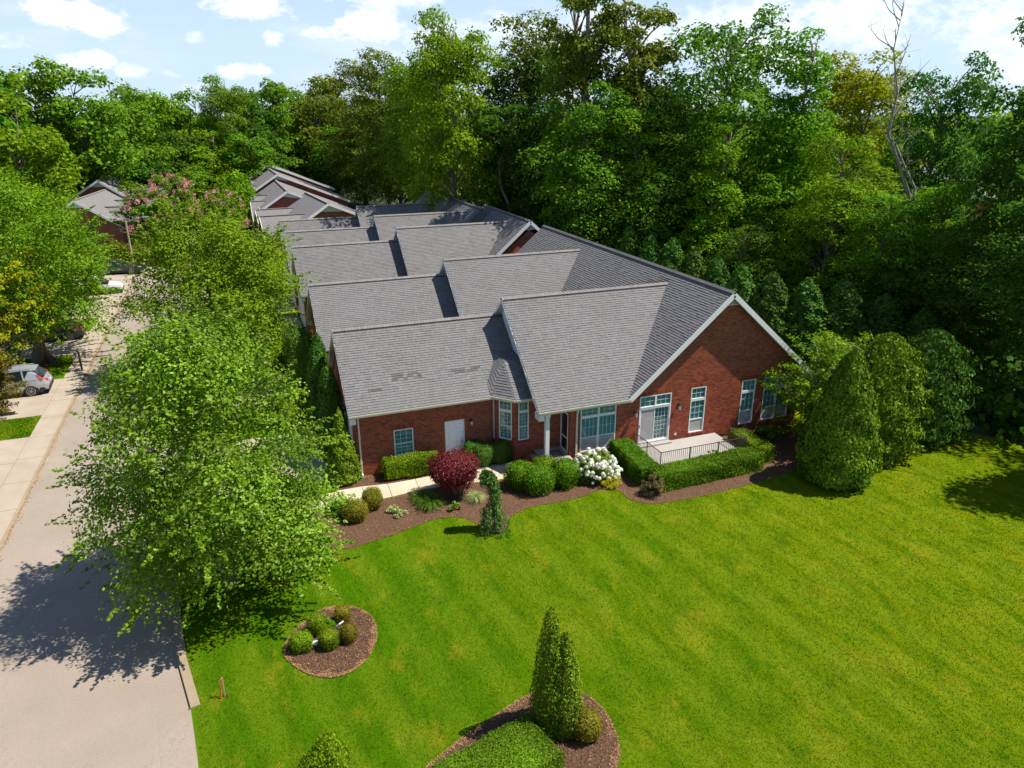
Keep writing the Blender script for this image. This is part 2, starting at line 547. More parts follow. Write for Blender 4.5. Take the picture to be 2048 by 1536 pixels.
L_BRIGHT = leaf_mat('bright_leaf', [(0, (0.0747, 0.1898, 0.0069)), (.5, (0.1437, 0.2875, 0.0092)), (1, (0.2415, 0.3795, 0.0172))], .42)
L_OLIVE = leaf_mat('olive_leaf', [(0, (.070, .115, .010)), (.5, (.140, .185, .015)), (1, (.23, .255, .026))], .42)
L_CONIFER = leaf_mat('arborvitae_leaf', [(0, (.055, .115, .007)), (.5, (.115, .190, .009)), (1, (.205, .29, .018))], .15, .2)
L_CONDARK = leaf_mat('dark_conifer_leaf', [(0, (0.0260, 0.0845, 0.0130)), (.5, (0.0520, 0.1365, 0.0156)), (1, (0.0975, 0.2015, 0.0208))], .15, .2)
L_BOX = leaf_mat('boxwood_leaf', [(0, (.035, .10, .004)), (.5, (.085, .18, .006)), (1, (.19, .30, .014))], .2, .2)
L_BOXYEL = leaf_mat('bronze_box_leaf', [(0, (.10, .12, .006)), (.5, (.19, .19, .012)), (1, (.32, .23, .03))], .2, .3)
L_YEW = leaf_mat('yew_leaf', [(0, (.055, .115, .004)), (.5, (.11, .20, .006)), (1, (.21, .30, .013))], .2, .2)
L_RED = leaf_mat('maroon_leaf', [(0, (.06, .009, .011)), (.5, (.135, .017, .021)), (.85, (.22, .036, .036)), (1, (.34, .10, .08))], .3, .45)
L_GOLD = leaf_mat('gold_leaf', [(0, (.26, .24, .006)), (.5, (.38, .33, .010)), (1, (.5, .42, .03))], .3)
L_LIRI = leaf_mat('strap_leaf', [(0, (.05, .11, .010)), (.5, (.10, .18, .014)), (1, (.2, .28, .04))], .25)
L_PALE = leaf_mat('variegated_leaf', [(0, (.14, .22, .02)), (.5, (.28, .34, .09)), (1, (.52, .54, .33))], .25)
L_ROSE = leaf_mat('rose_leaf', [(0, (.07, .10, .02)), (.5, (.14, .14, .04)), (.8, (.22, .14, .07)), (1, (.34, .12, .12))], .25)
L_ORANGE = leaf_mat('bronze_leaf', [(0, (.075, .10, .010)), (.5, (.15, .13, .014)), (1, (.28, .17, .03))], .3)
L_WEEP = leaf_mat('weeping_leaf', [(0, (.03, .085, .020)), (.5, (.065, .145, .028)), (1, (.15, .25, .05))], .2)
L_PINK = leaf_mat('pink_flower', [(0, (.48, .17, .22)), (.5, (.62, .27, .32)), (1, (.72, .42, .44))], .3)
M_PETAL = leaf_mat('white_petal', [(0, (.62, .64, .50)), (.5, (.78, .79, .72)), (1, (.86, .86, .82))], .2, .2, patch=(2, .08))
M_BARK = simple('bark', (.17, .13, .10), .95, var=.35, scale=9, bump=.6)
M_BARKG = simple('grey_bark', (.25, .23, .20), .95, var=.35, scale=6, bump=.6)
M_BARKP = simple('pale_birch_bark', (.36, .27, .20), .9, var=.35, scale=9, bump=.5)
M_BLACK = simple('black_metal', (.025, .024, .024), .45, spec=.5)
M_IRON = simple('iron_rail', (.075, .055, .045), .5, .3)
M_DARKIN = simple('dark_interior', (.012, .014, .016), .9)
M_METAL = simple('steel', (.45, .45, .45), .35, .9, var=.08)
M_RUBBER = simple('rubber', (.022, .022, .024), .8)
M_LAMPGL = simple('lamp_glass', (.5, .5, .48), .2, spec=.6)
M_SLAT = simple('shutter_white', (.52, .62, .60), .5, var=.06)
M_SCREEN = simple('insect_screen', (.36, .36, .35), .75, var=.15, scale=2)
M_BLIND = simple('cloth_blind', (.58, .55, .5), .8, var=.1)
M_MAT = simple('door_mat', (.10, .13, .15), .95, var=.3, scale=20)
M_MATR = simple('mat_pattern', (.28, .11, .05), .95, var=.3, scale=20)
M_LID = simple('green_lid', (.42, .50, .46), .6)
M_STAKE = simple('stake_wood', (.50, .33, .16), .8)
M_RIBBON = simple('red_ribbon', (.62, .06, .06), .6)
m, t, p = new_mat('window_glass')
p.inputs['Base Color'].default_value = (.02, .03, .03, 1); p.inputs['Roughness'].default_value = .06
tp = t.node('ShaderNodeBsdfTransparent'); tp.inputs[0].default_value = (.46, .78, .76, 1)
gl = t.node('ShaderNodeBsdfGlossy'); gl.inputs['Roughness'].default_value = .04
fr = t.node('ShaderNodeLayerWeight'); fr.inputs[0].default_value = .35
mx = t.node('ShaderNodeMixShader')
t.put(mx.inputs[0], t.math('ADD', .08, t.math('MULTIPLY', fr.outputs['Fresnel'], .35)))
t.l.new(tp.outputs[0], mx.inputs[1]); t.l.new(gl.outputs[0], mx.inputs[2])
t.l.new(mx.outputs[0], t.n['Material Output'].inputs[0])
M_GLASS = m
m, t, p = new_mat('dark_glass')
p.inputs['Base Color'].default_value = (.012, .016, .02, 1); p.inputs['Roughness'].default_value = .05; p.inputs['Specular IOR Level'].default_value = .8
M_DGLASS = m


def paint(name, col, metal=.3):
    m, t, p = new_mat(name)
    p.inputs['Base Color'].default_value = (*col, 1); p.inputs['Roughness'].default_value = .28
    p.inputs['Metallic'].default_value = metal
    p.inputs['Coat Weight'].default_value = .8; p.inputs['Coat Roughness'].default_value = .05
    return m


M_PSILV = paint('silver_paint', (.52, .55, .60), .5)
M_PGREY = paint('brown_grey_paint', (.075, .065, .062), .5)
M_PWHITE = paint('white_paint', (.74, .75, .76), 0)
M_PBLACK = paint('black_paint', (.03, .03, .033), .3)
M_TAIL = paint('tail_lamp', (.55, .01, .015), 0)

# ------------------------------------------------------------------ setting: ground, road, kerb, walks
XX = lambda pts, z: [(x, y, z) for x, y in pts]


def sheet(name, pts, z, mat, depth=0.0, parent=None, kind='structure'):
    """flat outline, with a skirt when it stands above its neighbours"""
    b = MB(); n = len(pts)
    b.poly(XX(pts, z))
    if depth:
        for i in range(n):
            a, c = pts[i], pts[(i + 1) % n]
            b.poly([(a[0], a[1], z), (a[0], a[1], z - depth), (c[0], c[1], z - depth), (c[0], c[1], z)])
    o = b.obj(name, mat, parent)
    bm_fix(o.data)
    if kind and parent is None: o['kind'] = kind
    return o


def bm_fix(me):
    import bmesh
    bm = bmesh.new(); bm.from_mesh(me)
    bmesh.ops.recalc_face_normals(bm, faces=bm.faces)
    if bm.faces and max(bm.faces, key=lambda f: f.calc_area()).normal.z < 0:
        bmesh.ops.reverse_faces(bm, faces=bm.faces)
    bmesh.ops.triangulate(bm, faces=[f for f in bm.faces if len(f.verts) > 4])
    bm.to_mesh(me); bm.free()


def arc_pts(pts, n=6):
    """Catmull-Rom through a closed outline"""
    out_ = []; k = len(pts)
    for i in range(k):
        p0, p1, p2, p3 = (np.array(pts[(i + j) % k], float) for j in (-1, 0, 1, 2))
        for q in range(n):
            u = q / n
            out_.append(tuple(.5 * ((2 * p1) + (-p0 + p2) * u + (2 * p0 - 5 * p1 + 4 * p2 - p3) * u * u + (-p0 + 3 * p1 - 3 * p2 + p3) * u ** 3)))
    return out_


KERB_IN = [(-2.55, 15.0), (-2.80, 17.6), (-3.02, 19.55), (-3.28, 20.6), (-3.50, 22.0), (-3.72, 23.9), (-3.88, 25.6), (-3.97, 27.5), (-4.0, 30.0), (-4.0, 200)]
ground = sheet('ground', [(-1500, -300), (1500, -300), (1500, 2500), (-1500, 2500)], -.20, M_WOODFLOOR)
road = sheet('road', [(-10.75, -30), (0.5, -30), (0.0, 5)] + [(x + .12, y) for x, y in KERB_IN] + [(-10.75, 200)], -.06, M_ROAD)
lawn = sheet('lawn', [(x - .02, y) for x, y in KERB_IN[:3]] + [(x + .28, y) for x, y in KERB_IN[3:]] + [(300, 200), (300, -30), (-1.6, -30), (-2.2, 8)], 0.0, M_LAWN, .3)
sheet('lawn', [(-300, -30), (-10.9, -30), (-10.9, 200), (-300, 200)], -.015, M_LAWN, .3)
sheet('woodland_floor', [(31.5, 33), (35.5, 27.5), (37.5, 24.5), (38.8, 21.5), (43, 18), (60, 10), (300, 5), (300, 199), (-300, 199), (-300, 126), (-40, 130), (-2, 138), (10, 128), (24, 100), (29, 80), (31, 60)], .008, M_WOODFLOOR)
b = MB(); sp_ = [(-1.9, 5), (-2.2, 8), (-2.35, 12), (-2.55, 15.0), (-2.80, 17.6), (-3.02, 19.52)]
for (xa, ya), (xb, yb) in zip(sp_[:-1], sp_[1:]):
    b.poly([(xa - .9, ya, -.056), (xb - .9, yb, -.056), (xb + .03, yb, .004), (xa + .03, ya, .004)][::-1])
b.obj('road_shoulder', M_ROAD, None, 'structure')
# kerb stones
kerb = MB()
kroot = empty('kerb', (-3.5, 22, 0)); kroot['kind'] = 'structure'; tag(kroot, 'worn concrete kerb along the grass edge of the road')
def along(pts, step):
    out_ = []; P = [np.array(p, float) for p in pts]; carry = 0
    for a, b in zip(P[:-1], P[1:]):
        L = np.linalg.norm(b - a); s = carry
        while s < L:
            out_.append(a + (b - a) * s / L); s += step
        carry = s - L
    return out_
kp = along(KERB_IN[2:], 2.4)
for i, (a, b) in enumerate(zip(kp[:-1], kp[1:])):
    if a[1] > 90: break
    t_ = (b - a) / np.linalg.norm(b - a); nrm = np.array([t_[1], -t_[0]]); b2 = b - t_ * .012
    wa = .30
    q = [a, b2, b2 + nrm * wa, a + nrm * wa]; qt = [a + nrm * .03, b2 + nrm * .03, b2 + nrm * wa, a + nrm * wa]
    MB().hexa([(*q[0], -.2), (*q[3], -.2), (*q[2], -.2), (*q[1], -.2), (*qt[0], .035), (*qt[3], .035), (*qt[2], .035), (*qt[1], .035)]).obj('kerb_stone', M_KERB, kroot)
# left side: pavement of concrete panels, driveways, lawn strips
pav = empty('pavement', (-11.4, 40, 0)); pav['kind'] = 'structure'
y = -20.0
while y < 110:
    L = 2.9 if y < 60 else 6
    MB().box(-11.9, -10.70, y + .012, y + L - .012, -.2, .012).obj('concrete_slab', M_CONC, pav); y += L
lk = MB()
lk.box(-10.70, -10.55, -20, 150, -.2, -.035).obj('gutter_strip', M_KERB, pav)
for nm, y0, y1 in (('driveway', 10, 43.9), ('driveway', 47.2, 54.0), ('driveway', 59.6, 66.0), ('driveway', 70.5, 78), ('driveway', 78.6, 90)):
    dr = empty(nm, (-17, (y0 + y1) / 2, 0)); dr['kind'] = 'structure'
    k = max(1, round((y1 - y0) / 3.4)); h = (y1 - y0) / k
    for i in range(k):
        for j in range(3):
            x1 = -11.92 - j * 4.2
            MB().box(x1 - 4.18, x1, y0 + i * h + .012, y0 + (i + 1) * h - .012, -.2, .014).obj('concrete_slab', M_CONC, dr)
# right side driveways in front of the garages
for y0, y1 in ((32.9, 39.2), (43.6, 50.2), (58.2, 65), (66.3, 73), (74.2, 81)):
    dr = empty('driveway', (0, (y0 + y1) / 2, 0)); dr['kind'] = 'structure'
    for j in range(3):
        MB().box(-3.75 + j * 2.72, -3.75 + j * 2.72 + 2.70, y0, y1, -.15, .02).obj('concrete_slab', M_CONC, dr)
# front walk of separate panels
walk = empty('front_walk', (8, 31, 0)); walk['kind'] = 'structure'
wa_ = [(3.0, 31.6, 3.35, 30.0), (4.2, 31.6, 4.15, 30.03), (5.4, 31.42, 5.35, 30.12), (6.75, 31.42, 6.7, 30.3), (8.2, 31.55, 8.0, 30.25), (9.4, 31.62, 9.2, 30.08), (10.6, 31.55, 10.4, 29.92), (11.7, 31.45, 11.3, 30.05), (12.1, 31.45, 12.1, 29.9)]
for a, b in zip(wa_[:-1], wa_[1:]):
    g_ = .012
    bq = MB(); q = [(a[2] + g_, a[3]), (b[2] - g_, b[3]), (b[0] - g_, b[1]), (a[0] + g_, a[1])]
    bq.hexa([(x, y, -.1) for x, y in q] + [(x, y, .03) for x, y in q]).obj('concrete_slab', M_WALK, walk)
MB().box(-3.78, 3.02, 30.3, 31.5, -.1, .024).obj('concrete_slab', M_WALK, walk)

# mulch beds
BEDS = {}
BEDS['main'] = [(1.0, 29.9), (.9, 28.7), (1.7, 27.4), (2.64, 26.56), (3.69, 26.68), (5.02, 26.99), (6.44, 27.44), (7.6, 27.35), (8.2, 26.6), (8.45, 25.75), (8.85, 25.4), (9.35, 25.65), (9.75, 26.4), (10.95, 26.95), (13.17, 26.92), (14.6, 27.25), (15.4, 26.9), (15.5, 25.94), (16.43, 25.20), (18.74, 25.05), (21.67, 25.2), (23.71, 25.5), (25.9, 26.0), (27, 28), (27, 30.2), (14.5, 30.2), (12.9, 29.85), (10.4, 29.85), (8.0, 30.2), (6.7, 30.25), (5.35, 30.05), (3.3, 29.95)]
_bm = BEDS['main']; _f = arc_pts(_bm[1:24], 5)[:110]
BEDS['main'] = [_bm[0]] + _f + _bm[24:]
BEDS['wall'] = [(3.2, 31.65), (5.4, 31.45), (8.2, 31.6), (9.4, 31.68), (10.6, 31.6), (11.9, 31.5), (11.9, 32.6), (3.6, 32.6), (3.2, 36)]
BEDS['round'] = arc_pts([(-.22, 21.1), (.2, 22.0), (1.1, 22.85), (2.05, 22.85), (2.75, 22.2), (2.92, 21.1), (2.5, 20.0), (1.72, 19.36), (.9, 19.42), (.2, 20.1)], 5)
BEDS['bottom'] = arc_pts([(2.3, 14.4), (3.87, 15.42), (5.4, 16.05), (6.8, 16.5), (7.9, 16.3), (8.5, 15.4), (8.5, 14.3), (8.0, 13.2), (6.5, 12.2), (4.0, 12.0), (2.4, 12.8)], 5)
BEDS['left'] = [(-14.7, 57.4), (-13.0, 57.2), (-12.9, 59.3), (-14.7, 59.4)]
for k, pts in BEDS.items():
    o = sheet('mulch_bed', pts, .014 if k != 'left' else .03, M_MULCH)


def inpoly(P, poly):
    x, y = P[:, 0], P[:, 1]; r = np.zeros(len(P), bool); n = len(poly); j = n - 1
    for i in range(n):
        xi, yi = poly[i]; xj, yj = poly[j]
        c_ = ((yi > y) != (yj > y)) & (x < (xj - xi) * (y - yi) / (yj - yi + 1e-12) + xi)
        r ^= c_; j = i
    return r


def poly_dist(P, poly):
    d = np.full(len(P), 1e9); n = len(poly)
    for i in range(n):
        a = np.array(poly[i], float); b = np.array(poly[(i + 1) % n], float); ab = b - a
        tt = np.clip(((P - a) @ ab) / (ab @ ab + 1e-12), 0, 1)
        d = np.minimum(d, np.linalg.norm(P - (a + tt[:, None] * ab), axis=1))
    return d


rg = np.random.default_rng(11)


def quads(C, T, B):
    n = len(C); V = np.empty((n, 4, 3), np.float32)
    V[:, 0] = C - T; V[:, 1] = C + B; V[:, 2] = C + T; V[:, 3] = C - B
    return V.reshape(-1, 3), np.arange(n * 4, dtype=np.int32).reshape(-1, 4)


def norm(a):
    return a / (np.linalg.norm(a, axis=1, keepdims=True) + 1e-9)


def chips(poly, n, mat, edge=None, k_=1.0):
    P = np.array(poly); lo, hi = P.min(0), P.max(0)
    q = rg.uniform(lo, hi, (n * 2, 2)); q = q[inpoly(q, poly)]
    if edge is not None:
        d = poly_dist(q, poly); an_ = np.arctan2(*(q - P.mean(0)).T); q = q[d < edge * rg.uniform(.1, 1, len(q)) * (.55 + .45 * np.sin(an_ * 3 + 1) * np.sin(an_ * 7) + .25 * np.sin(an_ * 17))]
    q = q[:n]; k = len(q)
    C = np.c_[q, np.full(k, .025) + rg.uniform(0, .02, k)]
    an = rg.uniform(0, 2 * np.pi, k)
    T = np.c_[np.cos(an), np.sin(an), rg.normal(0, .35, k)] * (rg.uniform(.015, .045, k) * k_)[:, None]
    B = np.c_[-np.sin(an), np.cos(an), rg.normal(0, .35, k)] * (rg.uniform(.007, .018, k) * k_)[:, None]
    V, F = quads(C, T, B)
    return link('mulch_chips', np_mesh('mulch_chips', V, F, mat), None, 'stuff')


for k, n in (('main', 16000), ('wall', 3000), ('round', 5000), ('bottom', 7000)):
    chips(BEDS[k], n, M_CHIP)
for k, n, e in (('main', 12000, .25), ('round', 9000, .33), ('bottom', 12000, .30)):
    chips(BEDS[k], int(n * 1.8), M_STRAW, e, .72)

k_ = 5200
yy = rg.uniform(8, 95, k_); xx = -10.60 + np.abs(rg.normal(0, .10, k_)) * (.4 + np.sin(yy * 1.7) ** 2)
an = rg.uniform(0, 6.28, k_)
V, F = quads(np.c_[xx, yy, np.full(k_, -.028)], np.c_[np.cos(an), np.sin(an), rg.normal(0, .3, k_)] * rg.uniform(.015, .05, k_)[:, None], np.c_[-np.sin(an), np.cos(an), rg.normal(0, .3, k_)] * rg.uniform(.008, .02, k_)[:, None])
link('leaf_litter', np_mesh('leaf_litter', V, F, M_STRAW), None, 'stuff')

# ------------------------------------------------------------------ grass blades on the lawn
def blades(n, region, hmin, hmax, seed, avoid=()):
    r = np.random.default_rng(seed)
    P = np.array(region); lo, hi = P.min(0), P.max(0)
    q = r.uniform(lo, hi, (n * 3, 2))
    w = np.clip(15.0 / np.hypot(q[:, 0], q[:, 1]), 0, 1) ** 1.6
    q = q[r.random(len(q)) < w]
    q = q[inpoly(q, region)]
    for a in avoid:
        ins = np.flatnonzero(inpoly(q, a))
        dd = poly_dist(q[ins], a); keep = np.ones(len(q), bool); keep[ins[dd > .10 * r.random(len(ins)) ** 2]] = False
        q = q[keep]
    q = q[:n]; k = len(q)
    h = r.uniform(hmin, hmax, k); w_ = r.uniform(.006, .014, k) * np.clip(np.hypot(q[:, 0], q[:, 1]) / 18, .8, 2)
    an = r.uniform(0, 2 * np.pi, k)
    u = q[:, 0] / .85 + q[:, 1] * .18
    lean = np.sign(np.sin(u * np.pi)) * .35
    d = np.c_[r.normal(0, .45, k), r.normal(0, .45, k) + lean, np.ones(k)]
    base = np.c_[q, np.full(k, -.004)]
    s = np.c_[np.cos(an), np.sin(an), np.zeros(k)] * w_[:, None]
    V = np.empty((k, 3, 3), np.float32)
    V[:, 0] = base - s; V[:, 1] = base + s; V[:, 2] = base + d * h[:, None]
    o = link('grass', np_mesh('grass', V.reshape(-1, 3), np.arange(k * 3).reshape(-1, 3), M_BLADE), None, 'stuff')
    return o


blades(330000, [(-2.4, 8.5), (-2.7, 17.6), (-2.85, 19.5), (-3.3, 22), (-3.65, 26), (-3.75, 30), (3, 30), (3, 31), (29, 31), (45, 31), (45, 20), (20, 8.0)], .025, .06, 5,
       [BEDS['main'], BEDS['round'], BEDS['bottom'], [(14.5, 30), (29, 30), (29, 40), (14.5, 40)]])
blades(12000, [(-13.9, 44.0), (-11.9, 44.0), (-11.9, 47.1), (-19, 47.1), (-19, 44)], .05, .10, 6)
blades(12000, [(-14.5, 54.2), (-12.4, 54.2), (-12.4, 59.5), (-20, 59.5), (-20, 54.2)], .05, .10, 7, [BEDS['left']])

# ------------------------------------------------------------------ building pieces
ZV = Vector((0, 0, 1))


def spans_minus(u0, u1, cuts):
    sp = [(u0, u1)]
    for a, b in cuts:
        nx = []
        for s, e in sp:
            if b <= s or a >= e: nx.append((s, e)); continue
            if a > s: nx.append((s, a))
            if b < e: nx.append((b, e))
        sp = nx
    return [x for x in sp if x[1] - x[0] > .02]


def brick_wall(parent, O, U, N, width_fn, z0, z1, openings, individual=0):
    """mortar backing and running-bond bricks standing 8 mm proud; width_fn(z)->(u0,u1)"""
    O, U, N = Vector(O), Vector(U), Vector(N)
    H_, L_, g_ = .0677, .204, .0105
    back = MB(); nb = 0
    rows = int((z1 - z0) / H_)
    vs = []; nbk = 0
    solo = []
    for r_ in range(rows):
        za = z0 + r_ * H_; zm = za + H_ / 2
        u0, u1 = width_fn(zm)
        if u1 - u0 < .1: continue
        cuts = [(a, b) for a, b, c, d in openings if c < zm < d]
        sp = spans_minus(u0, u1, cuts)
        for s, e in sp:
            back.poly([O + U * s + ZV * za, O + U * e + ZV * za, O + U * e + ZV * (za + H_), O + U * s + ZV * (za + H_)])
            off = (r_ % 2) * L_ / 2
            k = math.floor((s - off) / L_)
            while True:
                a = max(s, off + k * L_); b = min(e, off + (k + 1) * L_ - g_); k += 1
                if off + (k - 1) * L_ >= e: break
                if b - a < .03: continue
                pr = .003 + random.random() * .002
                if len(solo) < individual:
                    solo.append((a, b, za + g_ / 2, za + H_ - g_ / 2, pr)); continue
                vs.append((a, b, za + g_ / 2, za + H_ - g_ / 2, pr))
    w = back.obj('brick_wall', M_MORTAR, parent)
    A = np.array(vs); n = len(A)
    if n:
        o = np.array(O); u = np.array(U); nn = np.array(N); z = np.array([0, 0, 1.])
        c = []
        ins = .001
        for ua, zz, pp in ((0, 2, 0), (1, 2, 0), (1, 3, 0), (0, 3, 0)):
            c.append(o + A[:, ua:ua + 1] * u + A[:, zz:zz + 1] * z)
        for ua, zz, su, sz in ((0, 2, 1, 1), (1, 2, -1, 1), (1, 3, -1, -1), (0, 3, 1, -1)):
            c.append(o + (A[:, ua:ua + 1] + su * ins) * u + (A[:, zz:zz + 1] + sz * ins) * z + A[:, 4:5] * nn)
        V = np.stack(c, 1).reshape(-1, 3) - np.array(ORG[parent])
        base = (np.arange(n) * 8)[:, None]
        F = np.concatenate([base + np.array(f) for f in ((4, 5, 6, 7), (0, 1, 5, 4), (1, 2, 6, 5), (2, 3, 7, 6), (3, 0, 4, 7))])
        link('bricks', np_mesh('bricks', V, F, M_BRICK), w, 'stuff')
    for a, b, c_, d, pr in solo:
        p = O + U * a + ZV * c_ - ORG[parent]
        me = brick_mesh(round(b - a, 3), round(d - c_, 4))
        ob = link('brick', me, w); ob.location = p
        ob.rotation_euler = (0, 0, math.atan2(U.y, U.x))
    return w


BM_ = {}


def brick_mesh(l, h, dep=.005):
    if (l, h, dep) not in BM_:
        b = MB(); i = .001
        b.hexa([(0, 0, 0), (l, 0, 0), (l - i, -dep, i), (i, -dep, i), (0, 0, h), (l, 0, h), (l - i, -dep, h - i), (i, -dep, h - i)])
        BM_[(l, h, dep)] = b.mesh('brick', M_BRICK)
    return BM_[(l, h, dep)]


def soldier(parent, O, U, u0, u1, z, h=.2, proud=.010):
    """a row of bricks on end (lintel or sill), each brick its own piece"""
    U = Vector(U); n = max(2, round((u1 - u0) / .0755)); st = (u1 - u0) / n
    for i in range(n):
        ob = link('brick', brick_mesh(round(st - .010, 4), h, proud), parent)
        ob.location = Vector(O) + U * (u0 + i * st + .005) + ZV * z - ORG[parent]
        ob.rotation_euler = (0, 0, math.atan2(U.y, U.x))


def window(parent, O, U, N, u0, u1, z0, z1, cols=1, transom=None, rail=None, grid=(3, 2), lower='screen', transom_grid=None, name='window'):
    """white frame with sashes, glass, muntins and slatted shutters set into the wall"""
    O, U, N = Vector(O), Vector(U), Vector(N)
    fw = .055
    b = MB(); BX = lambda *a: b.obox(O, U, N, *a)
    dn, df = -.07, .012
    BX(u0, u0 + fw, dn, df, z0, z1); BX(u1 - fw, u1, dn, df, z0, z1)
    BX(u0 + fw, u1 - fw, dn, df, z1 - fw, z1); BX(u0 + fw, u1 - fw, dn, df + .012, z0, z0 + fw)
    cw = (u1 - u0 - 2 * fw) / cols
    edges = [u0 + fw + cw * i for i in range(cols + 1)]
    mull = .05
    for e in edges[1:-1]: BX(e - mull, e + mull, dn, df - .002, z0 + fw, z1 - fw)
    zt = z1 - fw
    if transom:
        th = .075
        for i in range(cols):
            a = edges[i] + (mull if i else 0); c = edges[i + 1] - (mull if i < cols - 1 else 0)
            BX(a, c, dn, df - .004, transom - th, transom + th)
    f = b.obj(name, M_WHITE, parent)
    mun = MB(); sl = MB(); gl = MB(); scn = MB(); sash = MB()
    for i in range(cols):
        a = edges[i] + (mull if i else 0); c = edges[i + 1] - (mull if i < cols - 1 else 0)
        cells = []
        if transom:
            cells.append((transom + .075, zt, transom_grid or grid, 's'))
            top = transom - .075
        else: top = zt
        if rail:
            cells.append((rail + .025, top, grid, 's')); cells.append((z0 + fw, rail - .025, grid, lower))
            sash.obox(O, U, N, a, c, -.055, -.004, rail - .025, rail + .025)
        else: cells.append((z0 + fw, top, grid, lower))
        for za, zb, (gx, gz), kind in cells:
            gl.poly([O + U * a + N * -.036 + ZV * za, O + U * c + N * -.036 + ZV * za, O + U * c + N * -.036 + ZV * zb, O + U * a + N * -.036 + ZV * zb])
            if kind != 'screen':
                for k in range(1, gx): mun.obox(O, U, N, a + (c - a) * k / gx - .008, a + (c - a) * k / gx + .008, -.034, -.024, za, zb)
                for k in range(1, gz): mun.obox(O, U, N, a, c, -.033, -.025, za + (zb - za) * k / gz - .008, za + (zb - za) * k / gz + .008)
            else:
                scn.poly([O + U * a + N * -.028 + ZV * za, O + U * c + N * -.028 + ZV * za, O + U * c + N * -.028 + ZV * zb, O + U * a + N * -.028 + ZV * zb])
                mun.obox(O, U, N, a, a + .022, -.027, -.012, za, zb); mun.obox(O, U, N, c - .022, c, -.027, -.012, za, zb)
            z = za + .03
            while z < zb - .03 and kind != 'screen':
                P = O + U * a + N * -.075 + ZV * z; q = U * (c - a)
                n1_, n2v = N * .020 + ZV * -.020, N * -.020 + ZV * .020
                tk = ZV * .006 - N * .0
                sl.hexa([P + n1_ - tk, P + q + n1_ - tk, P + q + n2v - tk, P + n2v - tk, P + n1_ + tk, P + q + n1_ + tk, P + q + n2v + tk, P + n2v + tk])
                z += .062
    gl.obj('pane', M_GLASS, f)
    if mun.v: mun.obj('muntin', M_WHITE, f)
    if sash.v: sash.obj('meeting_rail', M_WHITE, f)
    if sl.v: sl.obj('shutter_slats', M_SLAT, f, 'stuff')
    if scn.v: scn.obj('insect_screen', M_SCREEN, f)
    bk = MB(); bk.obox(O, U, N, u0 + .02, u1 - .02, -.5, -.14, z0 + .02, z1 - .02)
    bk.obj('dark_room', M_DARKIN, f)
    return f


def shingles(parent, O, U, S, Nn, poly, mat=None, skip=None, dark=(), solo_rows=0, solo_max=300, w=(.27, .36)):
    """shingle courses on a slope: poly in (u,s) coordinates, convex; O the eave start, U along the eave, S up the slope"""
    O, U, S, Nn = Vector(O), Vector(U).normalized(), Vector(S).normalized(), Vector(Nn).normalized()
    ex = .143; P = np.array(poly, float); rows = int((P[:, 1].max() - P[:, 1].min()) / ex)
    s_lo = P[:, 1].min()
    L = []; solo = 0
    lens = (.20, .23, .26, .30)
    for r_ in range(rows):
        s = s_lo + r_ * ex; sm = s + ex / 2
        xs = []
        for i in range(len(P)):
            a, b = P[i], P[(i + 1) % len(P)]
            if (a[1] - sm) * (b[1] - sm) < 0:
                xs.append(a[0] + (b[0] - a[0]) * (sm - a[1]) / (b[1] - a[1]))
        if len(xs) < 2: continue
        u0, u1 = min(xs), max(xs)
        u = u0 - random.random() * .3
        while u < u1:
            l = random.choice(lens)
            a, b = max(u, u0), min(u + l - .006, u1)
            u += l
            if b - a < .04: continue
            c = O + U * ((a + b) / 2) + S * sm
            if skip and skip(c): continue
            dk = any(d[0] < (a + b) / 2 < d[1] and d[2] - .05 < sm < d[3] + .05 for d in dark) and random.random() < .85
            if (r_ < solo_rows or dk) and solo < solo_max and abs((b - a) - (l - .006)) < .01:
                ob = link('shingle', shingle_piece(l - .006, ex), parent, mat=M_SHINGD if dk else M_SHING)
                q = O + U * a + S * s - ORG[parent]
                mt = Matrix((U, S, Nn)).transposed().to_4x4(); mt.translation = q
                ob.matrix_local = mt
                solo += 1
            else:
                L.append((a, b, s, s + ex, random.uniform(.020, .034)))
    if L:
        A = np.array(L); n = len(A); o, u, sv, nv = (np.array(x) for x in (O, U, S, Nn))
        lo = .002
        tk = A[:, 4:5]
        up = A[:, 3:4] + .02
        c = [o + A[:, 0:1] * u + A[:, 2:3] * sv + lo * nv, o + A[:, 1:2] * u + A[:, 2:3] * sv + lo * nv,
             o + A[:, 0:1] * u + A[:, 2:3] * sv + tk * nv, o + A[:, 1:2] * u + A[:, 2:3] * sv + tk * nv,
             o + A[:, 1:2] * u + up * sv + .001 * nv, o + A[:, 0:1] * u + up * sv + .001 * nv]
        V = np.stack(c, 1).reshape(-1, 3) - np.array(ORG[parent])
        base = (np.arange(n) * 6)[:, None]
        F = np.concatenate([base + np.array(f) for f in ((2, 3, 4, 5), (0, 1, 3, 2))])
        link('shingles', np_mesh('shingles', V, F, mat or M_SHING), parent, 'stuff')


SP_ = {}


def shingle_piece(l, ex):
    l = round(l, 3)
    if l not in SP_:
        b = MB(); t_ = .027
        b.hexa([(0, 0, .002), (l, 0, .002), (l, ex + .02, .000), (0, ex + .02, .000), (0, 0, t_), (l, 0, t_), (l, ex + .02, .002), (0, ex + .02, .002)])
        SP_[l] = b.mesh('shingle', M_SHING)
    return SP_[l]


